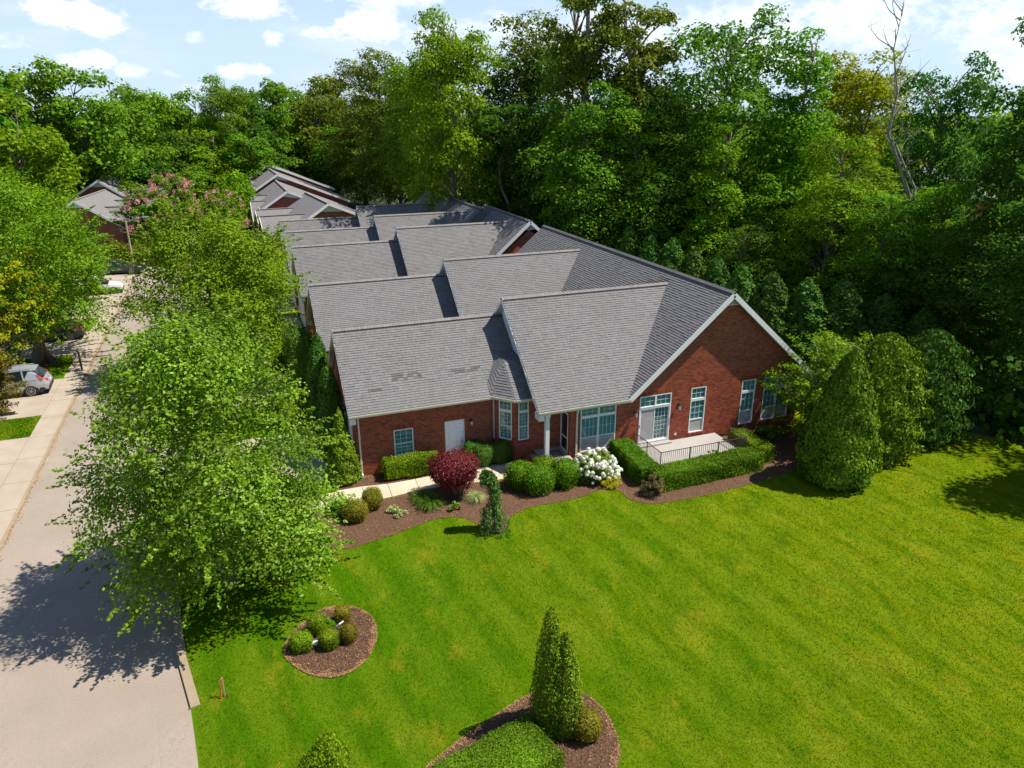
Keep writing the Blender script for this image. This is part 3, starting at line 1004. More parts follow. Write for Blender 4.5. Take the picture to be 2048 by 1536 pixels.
def slab(parent, pts, nrm, th, mat=None, name='roof'):
    """roof deck: polygon pts with a thickness th below the slope"""
    n = Vector(nrm).normalized(); b = MB(); p = [Vector(q) for q in pts]; lo = [q - n * th for q in p]
    b.poly(p); b.poly(lo[::-1])
    for i in range(len(p)):
        j = (i + 1) % len(p); b.poly([p[i], lo[i], lo[j], p[j]])
    return b.obj(name, mat or M_UNDER, parent)


def ridge_caps(parent, a, b, along_v):
    """row of bent cap shingles on a ridge between a and b"""
    a, b = Vector(a), Vector(b); L = (b - a).length; n = max(1, int(L / .16)); t_ = (b - a).normalized()
    sd = t_.cross(ZV).normalized()
    m_ = MB()
    for i in range(n):
        p = a + t_ * (L * i / n); q = a + t_ * (L * (i + 1) / n + .03)
        z0, z1 = .085, .065
        m_.poly([p + ZV * z0, q + ZV * z1, q + sd * .16 - ZV * (.115 - z1 * .3), p + sd * .16 - ZV * (.105 - z1 * .3)])
        m_.poly([q + ZV * z1, p + ZV * z0, p - sd * .16 - ZV * (.105 - z1 * .3), q - sd * .16 - ZV * (.115 - z1 * .3)])
        m_.poly([p + ZV * z0, p + sd * .16 - ZV * .095, p + sd * .16 - ZV * .13, p + ZV * .03, p - sd * .16 - ZV * .13, p - sd * .16 - ZV * .095])
    v_ = MB()
    for s in (-1, 1):
        v_.beam(a + sd * s * .145 - ZV * .078 + t_ * .05, b + sd * s * .145 - ZV * .078 - t_ * .05, .02, .10)
    v_.obj('ridge_vent', M_BLACK, parent)
    return m_.obj('ridge_cap', M_CAP, parent)


def gutter(parent, a, b, out_dir, name='gutter'):
    a, b, o = Vector(a), Vector(b), Vector(out_dir).normalized()
    m_ = MB()
    pr = [(0, .0), (.0, -.13), (.075, -.13), (.115, -.05), (.12, .01), (.105, .01), (.10, -.04), (.07, -.115), (.012, -.115), (.012, 0)]
    for i in range(len(pr)):
        (d0, h0), (d1, h1) = pr[i], pr[(i + 1) % len(pr)]
        m_.poly([a + o * d0 + ZV * h0, b + o * d0 + ZV * h0, b + o * d1 + ZV * h1, a + o * d1 + ZV * h1])
    m_.poly([a + o * d + ZV * h for d, h in ((0, 0), (0, -.13), (.075, -.13), (.12, .01))])
    m_.poly([b + o * d + ZV * h for d, h in ((0, 0), (0, -.13), (.075, -.13), (.12, .01))])
    return m_.obj(name, M_CREAM, parent)


def downspout(parent, x, y, z0, z1):
    m_ = MB(); m_.box(x - .04, x + .04, y - .075, y - .02, z0 + .12, z1 - .12)
    m_.box(x - .045, x + .045, y - .16, y - .02, z1 - .14, z1 + .02); m_.box(x - .04, x + .04, y - .28, y - .02, z0, z0 + .13)
    for z in (z0 + .7, z0 + 2.0): m_.box(x - .055, x + .055, y - .08, y - .012, z, z + .04)
    return m_.obj('downspout', M_CREAM, parent)


PG = .83     # garage roof pitch
PB = .857    # cross gable pitch
PM = .867    # main roof pitch


def garage(parent, yr, x0, x1, near, z_e=3.40, dark=()):
    """garage wing: ridge along x at height 6.53, gable end towards the road at x0"""
    h = (6.53 - z_e) / PG; r = ORG[parent]
    xe = x0 - .28
    zr = 6.53
    sf = math.hypot(h, zr - z_e)
    sl = slab(parent, [(xe, yr - h, z_e), (x1, yr - h, z_e), (x1, yr, zr), (xe, yr, zr)], (0, -PG, 1), .14)
    slab(parent, [(xe, yr + h, z_e), (xe, yr, zr), (x1, yr, zr), (x1, yr + h, z_e)], (0, PG, 1), .14)
    if near < 3:
        shingles(sl, (xe, yr - h, z_e), (1, 0, 0), (0, h, zr - z_e), (0, -PG, 1), [(0, 0), (x1 - xe, 0), (x1 - xe, sf), (0, sf)], dark=dark, solo_rows=6 if near == 0 else 0,
                 skip=None)
    ridge_caps(parent, (xe - .02, yr, zr), (x1, yr, zr), 0)
    gutter(parent, (xe - .02, yr - h, z_e - .01), (x1, yr - h, z_e - .01), (0, -1, 0))
    # rake boards and soffit at the gable
    for s in (-1, 1):
        MB().beam((xe - .012, yr + s * (h + .05), z_e - .14), (xe - .012, yr, zr - .10), .12, .03, (1, 0, 0)).obj('rake_board', M_CREAM, parent)
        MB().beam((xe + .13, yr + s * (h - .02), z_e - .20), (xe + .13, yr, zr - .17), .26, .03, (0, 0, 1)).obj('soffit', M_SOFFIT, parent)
        MB().box(xe, x0 + .02, yr + s * h - .2 * (s > 0) - .02 * (s < 0), yr + s * h + .2 * (s < 0) + .02 * (s > 0), z_e - .46, z_e - .18).obj('eave_return', M_WHITE, parent)
    # gable wall towards the road, with the garage door opening
    yw0, yw1 = yr - h + .41, yr + h - .41
    g = MB()
    g.poly([(x0, yw0, 0), (x0, yw0, z_e - .1), (x0, yr, zr - .28), (x0, yw1, z_e - .1), (x0, yw1, 0)])
    g.poly([(x0, yw0 + .002, 0), (x1, yw0 + .002, 0), (x1, yw0 + .002, z_e - .1), (x0, yw0 + .002, z_e - .1)]) if near else None
    g.poly([(x0, yw1, 0), (x1, yw1, 0), (x1, yw1, z_e - .1), (x0, yw1, z_e - .1)])
    g.obj('gable_wall', M_BRICKY, parent)
    d = MB(); d.box(x0 - .03, x0 - .004, yr - 2.5, yr + 2.5, .02, 2.35)
    gd = d.obj('garage_door', M_WHITE, parent)
    for i in range(4):
        for j in range(4):
            MB().box(x0 - .045, x0 - .028, yr - 2.4 + j * 1.22, yr - 2.4 + j * 1.22 + 1.1, .1 + i * .56, .1 + i * .56 + .44).obj('door_panel', M_WHITE, gd)
    return sl


def cross_gable(parent, yr, x0, xv, hd, near, z_e=3.2, zr=7.6, xm=23.15, right_cut=None):
    """second wing: ridge along x from the sided gable end at x0 to the main roof"""
    h = hd; ze = zr - PB * h
    sf = math.hypot(h, zr - ze)
    xr = xm - (8.15 - zr) / PM          # where the ridge meets the main roof
    xl = xm - (8.15 - ze) / PM          # where the eave meets it
    sl = slab(parent, [(x0, yr - h, ze), (xl, yr - h, ze), (xr, yr, zr), (x0, yr, zr)], (0, -PB, 1), .14)
    slab(parent, [(x0, yr + h, ze), (x0, yr, zr), (xr, yr, zr), (xl, yr + h, ze)], (0, PB, 1), .14)
    if near < 3:
        shingles(sl, (x0, yr - h, ze), (1, 0, 0), (0, h, zr - ze), (0, -PB, 1), [(0, 0), (xl - x0, 0), (xr - x0, sf), (0, sf)])
    ridge_caps(parent, (x0 - .02, yr, zr), (xr - .05, yr, zr), 0)
    for s in (-1, 1):
        MB().beam((x0 - .012, yr + s * (h + .02), ze - .13), (x0 - .012, yr, zr - .10), .12, .03, (1, 0, 0)).obj('rake_board', M_WHITE, parent)
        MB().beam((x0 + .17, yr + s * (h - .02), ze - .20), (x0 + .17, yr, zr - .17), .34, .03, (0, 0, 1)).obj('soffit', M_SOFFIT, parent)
    # lapped siding on the gable end
    sd = MB(); xs = x0 + .34; z = 3.1; st = .13
    while z < zr - .3:
        hw = (zr - .2 - z) / PB; hw2 = (zr - .2 - z - st) / PB
        hw = min(hw, h - .15); hw2 = min(max(hw2, 0.02), h - .15)
        sd.poly([(xs - .022, yr - hw, z), (xs - .022, yr + hw, z), (xs - .003, yr + hw2, z + st), (xs - .003, yr - hw2, z + st)])
        sd.poly([(xs, yr - hw, z), (xs, yr + hw, z), (xs - .022, yr + hw, z), (xs - .022, yr - hw, z)])
        z += st
    sd.obj('siding', M_SIDING, parent)
    return sl, ze, xl


def main_roof(parent, xm, y0, y1, near, zr=8.15, hx=5.6, skip=None, dark=(), rakes=True):
    ze = zr - PM * hx; sf = math.hypot(hx, zr - ze)
    sl = slab(parent, [(xm - hx, y1, ze), (xm - hx, y0, ze), (xm, y0, zr), (xm, y1, zr)], (-PM, 0, 1), .16)
    sr = slab(parent, [(xm + hx, y0, ze), (xm + hx, y1, ze), (xm, y1, zr), (xm, y0, zr)], (PM, 0, 1), .16)
    shingles(sl, (xm - hx, y1, ze), (0, -1, 0), (hx, 0, zr - ze), (-PM, 0, 1), [(0, 0), (y1 - y0, 0), (y1 - y0, sf), (0, sf)], skip=skip, dark=dark)
    if near == 0:
        shingles(sr, (xm + hx, y0, ze), (0, 1, 0), (-hx, 0, zr - ze), (PM, 0, 1), [(0, 0), (y1 - y0, 0), (y1 - y0, sf), (0, sf)])
    ridge_caps(parent, (xm, y0 - .02, zr), (xm, y1 + .02, zr), 1)
    if not rakes:
        MB().poly([(xm - hx, y0 + .06, 0), (xm + hx, y0 + .06, 0), (xm + hx, y0 + .06, ze - .1), (xm, y0 + .06, zr - .1), (xm - hx, y0 + .06, ze - .1)]).obj('gable_wall', M_UNDER, parent)
    for s in (-1, 1) if rakes else ():
        MB().beam((xm + s * (hx + .04), y0 - .016, ze - .16), (xm, y0 - .016, zr - .12), .25, .034, (0, 1, 0)).obj('rake_board', M_WHITE, parent)
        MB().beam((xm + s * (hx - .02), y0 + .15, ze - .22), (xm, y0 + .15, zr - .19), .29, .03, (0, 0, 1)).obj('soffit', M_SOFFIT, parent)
    gutter(parent, (xm + hx, y0, ze - .01), (xm + hx, y1, ze - .01), (1, 0, 0))
    return ze


def fan_vent(parent, xm, y, zt, h):
    """sunburst gable vent: white half disc of separate radiating slats over a dark louvre"""
    hw = h / PM
    b = MB(); b.poly([(xm - hw, y - .004, zt - h), (xm + hw, y - .004, zt - h), (xm, y - .004, zt)])
    v = b.obj('gable_vent', M_DARKIN, parent)
    MB().box(xm - hw, xm + hw, y - .045, y - .004, zt - h - .06, zt - h).obj('vent_frame', M_WHITE, v)
    for i in range(11):
        an = math.pi * (i + .5) / 11
        dx, dz = math.cos(an), math.sin(an)
        # distance from the base centre to the rake along this direction
        tt = h / (dz + PM * abs(dx))
        t0 = .10
        nx, nz_ = -dz, dx
        w0, w1 = .012, .022 + tt * .035
        p = lambda t__, w_: (xm + dx * t__ + nx * w_, zt - h + dz * t__ + nz_ * w_)
        q = [p(t0, -w0), p(t0, w0), p(tt - .03, w1), p(tt - .03, -w1)]
        MB().hexa([(x, y - .006, z) for x, z in q] + [(x, y - .034, z) for x, z in q]).obj('vent_slat', M_WHITE, v)


def coach_lamp(parent, x, y, z):
    """wall lantern: plate, arm, hood, glass and finial"""
    b = MB(); b.box(x - .05, x + .05, y - .025, y - .010, z - .10, z + .10)
    l = b.obj('wall_lamp', M_BLACK, parent)
    MB().tube([(x, y - .02, z + .04), (x, y - .10, z + .14), (x, y - .17, z + .13), (x, y - .17, z + .06)], .014, 6).obj('lamp_arm', M_BLACK, l)
    MB().tube([(x, y - .17, z + .14), (x, y - .17, z + .07), (x, y - .17, z + .03)], [.02, .06, .095], 8).obj('lamp_hood', M_BLACK, l)
    MB().tube([(x, y - .17, z + .03), (x, y - .17, z - .18)], [.078, .05], 8).obj('lamp_glass', M_LAMPGL, l)
    MB().tube([(x, y - .17, z - .18), (x, y - .17, z - .21), (x, y - .17, z - .25)], [.056, .045, .01], 8).obj('lamp_base', M_BLACK, l)


# ------------------------------------------------------------------ the end house of the row (two units under one roof)
T1 = thing('brick_townhouse', 'red brick end house with grey shingle roofs, bay window and white six panel side door', 'house', (14, 36, 0), 0, 'brick houses of the long row')
ZE = 3.45
Yg = 32.70
garage(T1, 36.06, 4.25, 12.98, 0, dark=((2.35, 3.85, 1.62, 1.90), (.9, 2.1, 1.15, 1.30), (5.4, 6.8, 1.62, 1.78)))
garage(T1, 46.95, 4.28, 12.9, 1)
g1_skip = lambda c: any(abs(c.y - yr) < hd and c.z < 7.6 - PB * abs(c.y - yr) - .05 and c.x < 23.15 - (8.15 - (7.6 - PB * abs(c.y - yr))) / PM + .1 for yr, hd in ((35.08, 5.15), (46.4, 5.15)))
ze_m = main_roof(T1, 23.15, 29.87, 54.4, 0, skip=g1_skip, dark=((18.3, 19.2, 6.3, 6.75), (17.6, 18.4, 6.15, 6.4)))
sl, ze_b, xl_b = cross_gable(T1, 35.08, 12.6, 0, 5.13, 0)
cross_gable(T1, 46.4, 12.66, 0, 5.2, 1)
gutter(T1, (12.58, 29.95, ze_b - .01), (17.62, 29.95, ze_b - .01), (0, -1, 0))
# boxed corners where the eaves end
MB().hexa([(17.2, 29.98, 2.98), (17.62, 29.98, 2.98), (17.62, 30.29, 2.98), (17.2, 30.29, 2.98), (17.45, 29.98, 3.12), (17.8, 29.98, 3.5), (17.8, 30.29, 3.5), (17.45, 30.29, 3.12)]).obj('eave_return', M_WHITE, T1)
MB().box(28.42, 28.8, 29.98, 30.29, 2.95, 3.2).obj('eave_return', M_WHITE, T1)
MB().box(12.62, 12.9, 29.96, 30.5, 2.72, 3.08).obj('eave_return', M_WHITE, T1)
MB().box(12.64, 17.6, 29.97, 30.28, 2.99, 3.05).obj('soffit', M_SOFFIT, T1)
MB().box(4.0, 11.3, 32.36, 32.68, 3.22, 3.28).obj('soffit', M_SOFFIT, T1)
# main end wall
rake = lambda x: 8.15 - PM * abs(x - 23.15) - .20
def w_main(z):
    if z < 3.06: return (0.0, 28.42 - 14.45)
    hw = (8.15 - .20 - z) / PM
    return (max(0, 23.15 - hw - 14.45), min(28.42 - 14.45, 23.15 + hw - 14.45))
op_m = [(14.98, 17.0, .50, 2.93), (18.32, 20.2, .40, 3.07), (21.37, 22.32, .55, 3.14), (24.56, 25.48, .55, 3.13), (26.03, 27.82, .57, 3.12)]
OM = (14.45, 30.3, 0)
sold = [(18.2, 20.32, 3.07, 3.28), (21.22, 22.47, 3.14, 3.34), (24.42, 25.62, 3.13, 3.33), (25.9, 27.95, 3.12, 3.32)]
wm = brick_wall(T1, OM, (1, 0, 0), (0, -1, 0), w_main, 0, 7.42, [(a - 14.45, b - 14.45, c, d) for a, b, c, d in op_m + sold])
soldier_done = MB()
for a, b, c, d in sold:
    soldier_done.poly([(a, 30.301, c), (b, 30.301, c), (b, 30.301, d), (a, 30.301, d)])
    soldier(wm, OM, (1, 0, 0), a - 14.45, b - 14.45, c, .2)
soldier_done.obj('mortar_bed', M_MORTAR, T1)
for a, b, z in ((21.33, 22.36, .47), (24.52, 25.52, .47), (25.99, 27.86, .49), (14.95, 17.03, .42)):
    soldier(wm, OM, (1, 0, 0), a - 14.45, b - 14.45, z, .085, .05)
UX, NY = (1, 0, 0), (0, -1, 0)
wa = window(T1, (0, 30.3, 0), UX, NY, 15.0, 16.98, .51, 2.92, cols=2, transom=2.42, rail=1.30, grid=(4, 2), transom_grid=(3, 2))
wb = window(T1, (0, 30.3, 0), UX, NY, 21.38, 22.31, .56, 3.13, cols=1, transom=2.44, rail=1.32, grid=(3, 3), transom_grid=(3, 2))
window(T1, (0, 30.3, 0), UX, NY, 24.57, 25.47, .56, 3.12, cols=1, transom=2.44, rail=1.32, grid=(3, 3), transom_grid=(3, 2))
window(T1, (0, 30.3, 0), UX, NY, 26.04, 27.81, .58, 3.11, cols=2, transom=2.44, rail=1.34, grid=(3, 3), transom_grid=(3, 2))
MB().box(16.02, 16.9, 30.345, 30.352, .58, 1.28).obj('roller_blind', M_BLIND, wa)
# sliding patio door
sd = window(T1, (0, 30.3, 0), UX, NY, 18.33, 20.19, 2.42, 3.06, cols=2, grid=(3, 2), lower='s', name='transom_window')
b = MB()
for x0, x1 in ((18.33, 18.40), (20.12, 20.19)): b.box(x0, x1, 30.29, 30.37, .42, 2.42)
b.box(18.40, 20.12, 30.285, 30.37, 2.34, 2.417); b.box(18.40, 20.12, 30.28, 30.37, .42, .50)
pd = b.obj('sliding_door', M_WHITE, T1)
for k, (x0, x1, yy) in enumerate(((18.40, 19.27, 30.315), (19.23, 20.12, 30.345))):
    q = MB(); f = .055
    q.box(x0, x0 + f, yy, yy + .025, .5, 2.34); q.box(x1 - f, x1, yy, yy + .025, .5, 2.34); q.box(x0 + f, x1 - f, yy, yy + .025, .5, .58); q.box(x0 + f, x1 - f, yy, yy + .025, 2.28, 2.34)
    q.obj('door_sash', M_WHITE, pd)
    if k == 0:
        MB().poly([(x0 + f, yy + .01, .58), (x1 - f, yy + .01, .58), (x1 - f, yy + .01, 2.28), (x0 + f, yy + .01, 2.28)]).obj('insect_screen', M_SCREEN, pd)
    else:
        MB().poly([(x0 + f, yy + .01, .58), (x1 - f, yy + .01, .58), (x1 - f, yy + .01, 2.28), (x0 + f, yy + .01, 2.28)]).obj('pane', M_GLASS, pd)
        mm = MB()
        for i in range(1, 4): mm.box(x0 + f + (x1 - x0 - 2 * f) * i / 4 - .007, x0 + f + (x1 - x0 - 2 * f) * i / 4 + .007, yy + .0, yy + .009, .58, 2.28)
        for i in range(1, 7): mm.box(x0 + f, x1 - f, yy + .001, yy + .008, .58 + 1.7 * i / 7 - .007, .58 + 1.7 * i / 7 + .007)
        mm.obj('muntin', M_WHITE, pd)
        sl_ = MB(); z = .62
        while z < 2.25:
            sl_.hexa([(x0 + f, 30.385, z), (x1 - f, 30.385, z), (x1 - f, 30.43, z + .03), (x0 + f, 30.43, z + .03), (x0 + f, 30.385, z + .008), (x1 - f, 30.385, z + .008), (x1 - f, 30.43, z + .038), (x0 + f, 30.43, z + .038)]); z += .06
        sl_.obj('blind_slats', M_SLAT, pd, 'stuff')
MB().box(18.37, 20.15, 30.46, 30.9, .45, 2.4).obj('dark_room', M_DARKIN, pd)
MB().box(18.36, 18.385, 30.27, 30.29, 1.35, 1.5).obj('handle', M_BLACK, pd)
coach_lamp(T1, 18.05, 30.3, 2.25); coach_lamp(T1, 20.62, 30.3, 2.28)
MB().box(20.52, 20.66, 30.27, 30.289, .58, .70).obj('outlet_cover', M_CREAM, T1)
MB().box(23.35, 23.75, 30.275, 30.289, .02, .18).obj('foundation_vent', M_BLACK, T1)
fan_vent(T1, 23.15, 30.28, 7.98, .52)
# garage side wall
OGW = (4.25, Yg, 0)
sold_g = [(8.55, 9.80, 2.24, 2.45), (5.98, 7.15, 2.18, 2.38)]
wg = brick_wall(T1, OGW, UX, NY, lambda z: (0, 11.2 - 4.25), 0, 3.26, [(a - 4.25, b - 4.25, c, d) for a, b, c, d in [(6.08, 7.05, .80, 2.18), (8.66, 9.68, .12, 2.24)] + sold_g], individual=150)
sb = MB()
for a, b, c, d in sold_g:
    sb.poly([(a, Yg + .001, c), (b, Yg + .001, c), (b, Yg + .001, d), (a, Yg + .001, d)])
    soldier(wg, OGW, UX, a - 4.25, b - 4.25, c, .2)
sb.obj('mortar_bed', M_MORTAR, T1)
soldier(wg, OGW, UX, 6.03 - 4.25, 7.10 - 4.25, .715, .085, .05)
window(T1, (0, Yg, 0), UX, NY, 6.08, 7.05, .80, 2.18, cols=1, rail=1.42, grid=(3, 3), lower='s')
b = MB(); b.box(8.66, 8.72, Yg - .02, Yg + .1, .12, 2.24); b.box(9.62, 9.68, Yg - .02, Yg + .1, .12, 2.24); b.box(8.72, 9.62, Yg - .02, Yg + .1, 2.18, 2.24); b.box(8.64, 9.70, Yg - .05, Yg + .1, .06, .12)
df = b.obj('door_frame', M_WHITE, T1)
dr_ = MB().box(8.722, 9.618, Yg + .03, Yg + .07, .13, 2.175).obj('side_door', M_DOOR, T1)
for x0 in (8.83, 9.22):
    for z0, z1 in ((.32, .92), (1.06, 1.66), (1.78, 2.04)):
        q = MB(); ww = .30
        q.hexa([(x0, Yg + .031, z0), (x0 + ww, Yg + .031, z0), (x0 + ww, Yg + .031, z1), (x0, Yg + .031, z1), (x0 + .045, Yg - .004, z0 + .045), (x0 + ww - .045, Yg - .004, z0 + .045), (x0 + ww - .045, Yg - .004, z1 - .045), (x0 + .045, Yg - .004, z1 - .045)])
        q.obj('door_panel', M_DOOR, dr_)
MB().cyl((9.54, Yg + .03, 1.03), .03, -.06, 10, 'y').obj('door_knob', M_METAL, dr_)
MB().cyl((9.54, Yg + .03, 1.17), .028, -.03, 10, 'y').obj('deadbolt', M_METAL, dr_)
coach_lamp(T1, 10.02, Yg, 2.1)
downspout(T1, 4.42, Yg, .02, 3.3)
downspout(T1, 14.78, 30.3, .05, 2.9)
# bay: short return, diagonal face, front face running to the porch
A0, A1, A2, A3 = Vector((11.2, Yg, 0)), Vector((11.22, 32.38, 0)), Vector((12.02, 31.55, 0)), Vector((14.45, 31.55, 0))
uB = (A2 - A1).normalized(); nB = Vector((uB.y, -uB.x, 0)); LB = (A2 - A1).length
brick_wall(T1, A0, (0, -1, 0), (-1, 0, 0), lambda z: (0, .32), 0, 3.3, [(.05, .27, .95, 3.2)])
MB().obox(A0, (0, -1, 0), (-1, 0, 0), .06, .26, -.03, .012, .96, 3.2).obj('window', M_WHITE, T1)
wB = brick_wall(T1, A1, uB, nB, lambda z: (0, LB), 0, 3.36, [(.22, .94, 1.12, 3.22)])
wC = brick_wall(T1, A2, UX, NY, lambda z: (0, 2.43), 0, 3.36, [(.14, .70, 1.12, 3.22)])
window(T1, A1, uB, nB, .22, .94, 1.13, 3.21, cols=1, transom=2.68, rail=1.86, grid=(3, 4), lower='s', transom_grid=(3, 2))
window(T1, A2, UX, NY, .14, .70, 1.13, 3.21, cols=1, transom=2.68, rail=1.86, grid=(3, 4), lower='s', transom_grid=(3, 2))
soldier(wB, A1, uB, .17, .99, 1.035, .085, .05); soldier(wC, A2, UX, .10, .74, 1.035, .085, .05)
soldier(wB, A1, uB, .17, .99, 3.225, .13, .013); soldier(wC, A2, UX, .10, .74, 3.225, .13, .013)
# bay roof
e0, e1, e2, e3 = Vector((10.98, 33.1, ZE + .55)), Vector((11.0, 32.30, ZE)), Vector((11.92, 31.30, ZE)), Vector((12.95, 31.30, ZE))
ap = Vector((11.95, 33.0, ZE + 1.42)); ap2 = Vector((12.95, 33.0, ZE + 1.42)); bk0 = Vector((11.95, 34.3, ZE + 1.55)); bk1 = Vector((12.95, 34.3, ZE + 1.55)); gz = Vector((11.0, 32.9, ZE + .46))
def facet(pts, name='bay_roof'):
    n = (pts[1] - pts[0]).cross(pts[2] - pts[0])
    if n.z < 0: n = -n
    n.normalize()
    o = slab(T1, pts, n, .08, name=name)
    U = (pts[1] - pts[0]).normalized(); S = n.cross(U)
    if S.z < 0: S = -S
    P2 = [((q - pts[0]).dot(U), (q - pts[0]).dot(S)) for q in pts]
    shingles(o, pts[0], U, S, n, P2)
facet([e1, e2, ap]); facet([e2, e3, ap2, ap]); facet([gz, e1, ap]); facet([ap, ap2, bk1, bk0]); facet([gz, ap, bk0])
for a, b_, o_ in ((e1, e2, nB), (e2, e3, Vector((0, -1, 0)))):
    gutter(T1, a - ZV * .01, b_ - ZV * .01, o_)
gutter(T1, Vector((11.0, 32.36, ZE - .01)), e1 - ZV * .01, Vector((-1, 0, 0)))
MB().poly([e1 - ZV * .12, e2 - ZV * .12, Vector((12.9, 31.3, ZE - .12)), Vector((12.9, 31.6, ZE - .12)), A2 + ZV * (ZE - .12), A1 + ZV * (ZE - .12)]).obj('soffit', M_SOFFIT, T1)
# porch
MB().box(13.02, 14.44, 29.86, 31.54, .36, .452).obj('porch_floor', M_PATIO, T1)
pw = MB().box(13.03, 14.44, 29.88, 31.53, 0, .359).obj('porch_base', M_MORTAR, T1)
for r_ in range(5):
    k = 0; u = -(r_ % 2) * .1
    while u < 1.40:
        a = max(u, 0); b_ = min(u + .193, 1.41)
        if b_ - a > .03:
            ob = link('brick', brick_mesh(round(b_ - a, 3), .057), pw); ob.location = Vector((13.03 + a, 29.88, .012 + r_ * .069)) - ORG[T1]
        u += .204
soldier(pw, (13.0, 29.86, 0), UX, 0, 1.46, .37, .075, .03)
st_ = MB()
for i, (x0, x1, z1) in enumerate(((12.70, 13.02, .30), (12.38, 12.70, .15))):
    s_ = MB().box(x0, x1, 30.0, 31.5, 0, z1 - .012).obj('porch_step', M_MORTAR, T1)
    for j in range(19):
        yy = 30.0 + j * .0789
        ob = link('brick', brick_mesh(.0689, .10, x1 - x0), s_); ob.location = Vector((x0, yy + .069, z1 - .10)) - ORG[T1]; ob.rotation_euler = (0, 0, R_(-90))
col = MB(); col.box(13.0, 13.20, 30.02, 30.22, .62, 2.86)
pc = col.obj('porch_column', M_WHITE, T1)
MB().box(12.97, 13.23, 29.99, 30.25, .452, .62).obj('column_base', M_WHITE, pc); MB().box(12.97, 13.23, 29.99, 30.25, 2.86, 3.0).obj('column_cap', M_WHITE, pc)
brick_wall(T1, (14.45, 31.55, 0), (0, -1, 0), (-1, 0, 0), lambda z: (0, 1.25), 0, 3.06, [(.08, .98, .44, 2.60)])
q = MB(); OD, UD, ND = (14.45, 31.55, 0), (0, -1, 0), (-1, 0, 0)
for a, b_, c, d in ((.08, .15, .45, 2.6), (.91, .98, .45, 2.6), (.15, .91, 2.52, 2.6), (.15, .91, .45, .52)): q.obox(OD, UD, ND, a, b_, -.06, .015, c, d)
fd = q.obj('storm_door', M_WHITE, T1)
MB().obox(OD, UD, ND, .15, .91, -.05, -.03, .52, 2.52).obj('pane', M_DGLASS, fd)
MB().obox(OD, UD, ND, .15, .91, -.05, .0, 1.18, 1.24).obj('door_rail', M_WHITE, fd)
MB().box(13.0, 14.45, 30.3, 31.55, 2.99, 3.04).obj('porch_ceiling', M_WHITE, T1)
dm = MB().box(13.62, 14.22, 30.30, 31.15, .4525, .468).obj('door_mat', M_MAT)
tag(dm, 'grey door mat with rust coloured motif lying on the porch', 'door mat')
MB().box(13.78, 14.05, 30.45, 30.95, .468, .472).obj('mat_motif', M_MATR, dm)
# hidden sides
b = MB(); b.poly([(28.42, 30.3, 0), (28.42, 54.1, 0), (28.42, 54.1, 3.2), (28.42, 30.3, 3.2)]); b.obj('side_wall', M_BRICKY, T1)
b = MB(); b.poly([(12.6, 54.1, 0), (28.4, 54.1, 0), (28.4, 54.1, 3.2), (23.15, 54.1, 7.95), (17.9, 54.1, 3.2), (12.6, 54.1, 3.0)]); b.obj('rear_wall', M_BRICKX, T1)
MB().tube([(25.9, 34.4, 5.6), (25.9, 34.4, 6.35)], .05, 8).obj('vent_pipe', M_BLACK, T1)
pk = MB(); pk.box(27.6, 27.95, 33.0, 33.35, 4.0, 4.6); pk.obj('roof_vent', M_BLACK, T1)

# ------------------------------------------------------------------ second row house (three units)
T2 = thing('brick_townhouse', 'second row of brick houses with stepped grey roofs and a sunburst vent in its gable', 'house', (14, 70, 0), 0, 'brick houses of the long row')
for (yr, x0), nr in (((61.5, 4.55), 1), ((69.75, 4.5), 2), ((77.4, 4.6), 2)):
    garage(T2, yr, x0, 12.9, nr)
main_roof(T2, 23.15, 57.2, 69.0, 1)
main_roof(T2, 21.95, 66.4, 76.4, 2, rakes=False)
main_roof(T2, 20.95, 73.8, 83.2, 2, rakes=False)
cross_gable(T2, 61.2, 12.72, 0, 4.6, 1)
cross_gable(T2, 69.2, 12.40, 0, 4.4, 2, xm=21.95)
cross_gable(T2, 77.0, 12.05, 0, 4.4, 2, xm=20.95)
b = MB(); b.poly([(17.8, 57.5, 0), (28.4, 57.5, 0), (28.4, 57.5, 3.2), (23.15, 57.5, 7.42), (17.8, 57.5, 3.2)]); b.obj('gable_wall', M_BRICKX, T2)
b = MB(); b.poly([(22.5, 57.495, 7.4), (23.8, 57.495, 7.4), (23.15, 57.495, 7.98)]); b.obj('gable_infill', M_MORTAR, T2)
fan_vent(T2, 23.15, 57.47, 7.98, .52)
b = MB(); b.poly([(28.4, 57.5, 0), (28.4, 69, 0), (28.4, 69, 3.2), (28.4, 57.5, 3.2)])
b.poly([(27.2, 66.4, 0), (27.2, 83, 0), (27.2, 83, 3), (27.2, 66.4, 3)]); b.obj('side_wall', M_BRICKY, T2)
for x0, y in ((13, 56.9), ):
    MB().box(13.0, 17.8, 57.0, 57.4, 0, 3).obj('front_wall', M_BRICKX, T2)


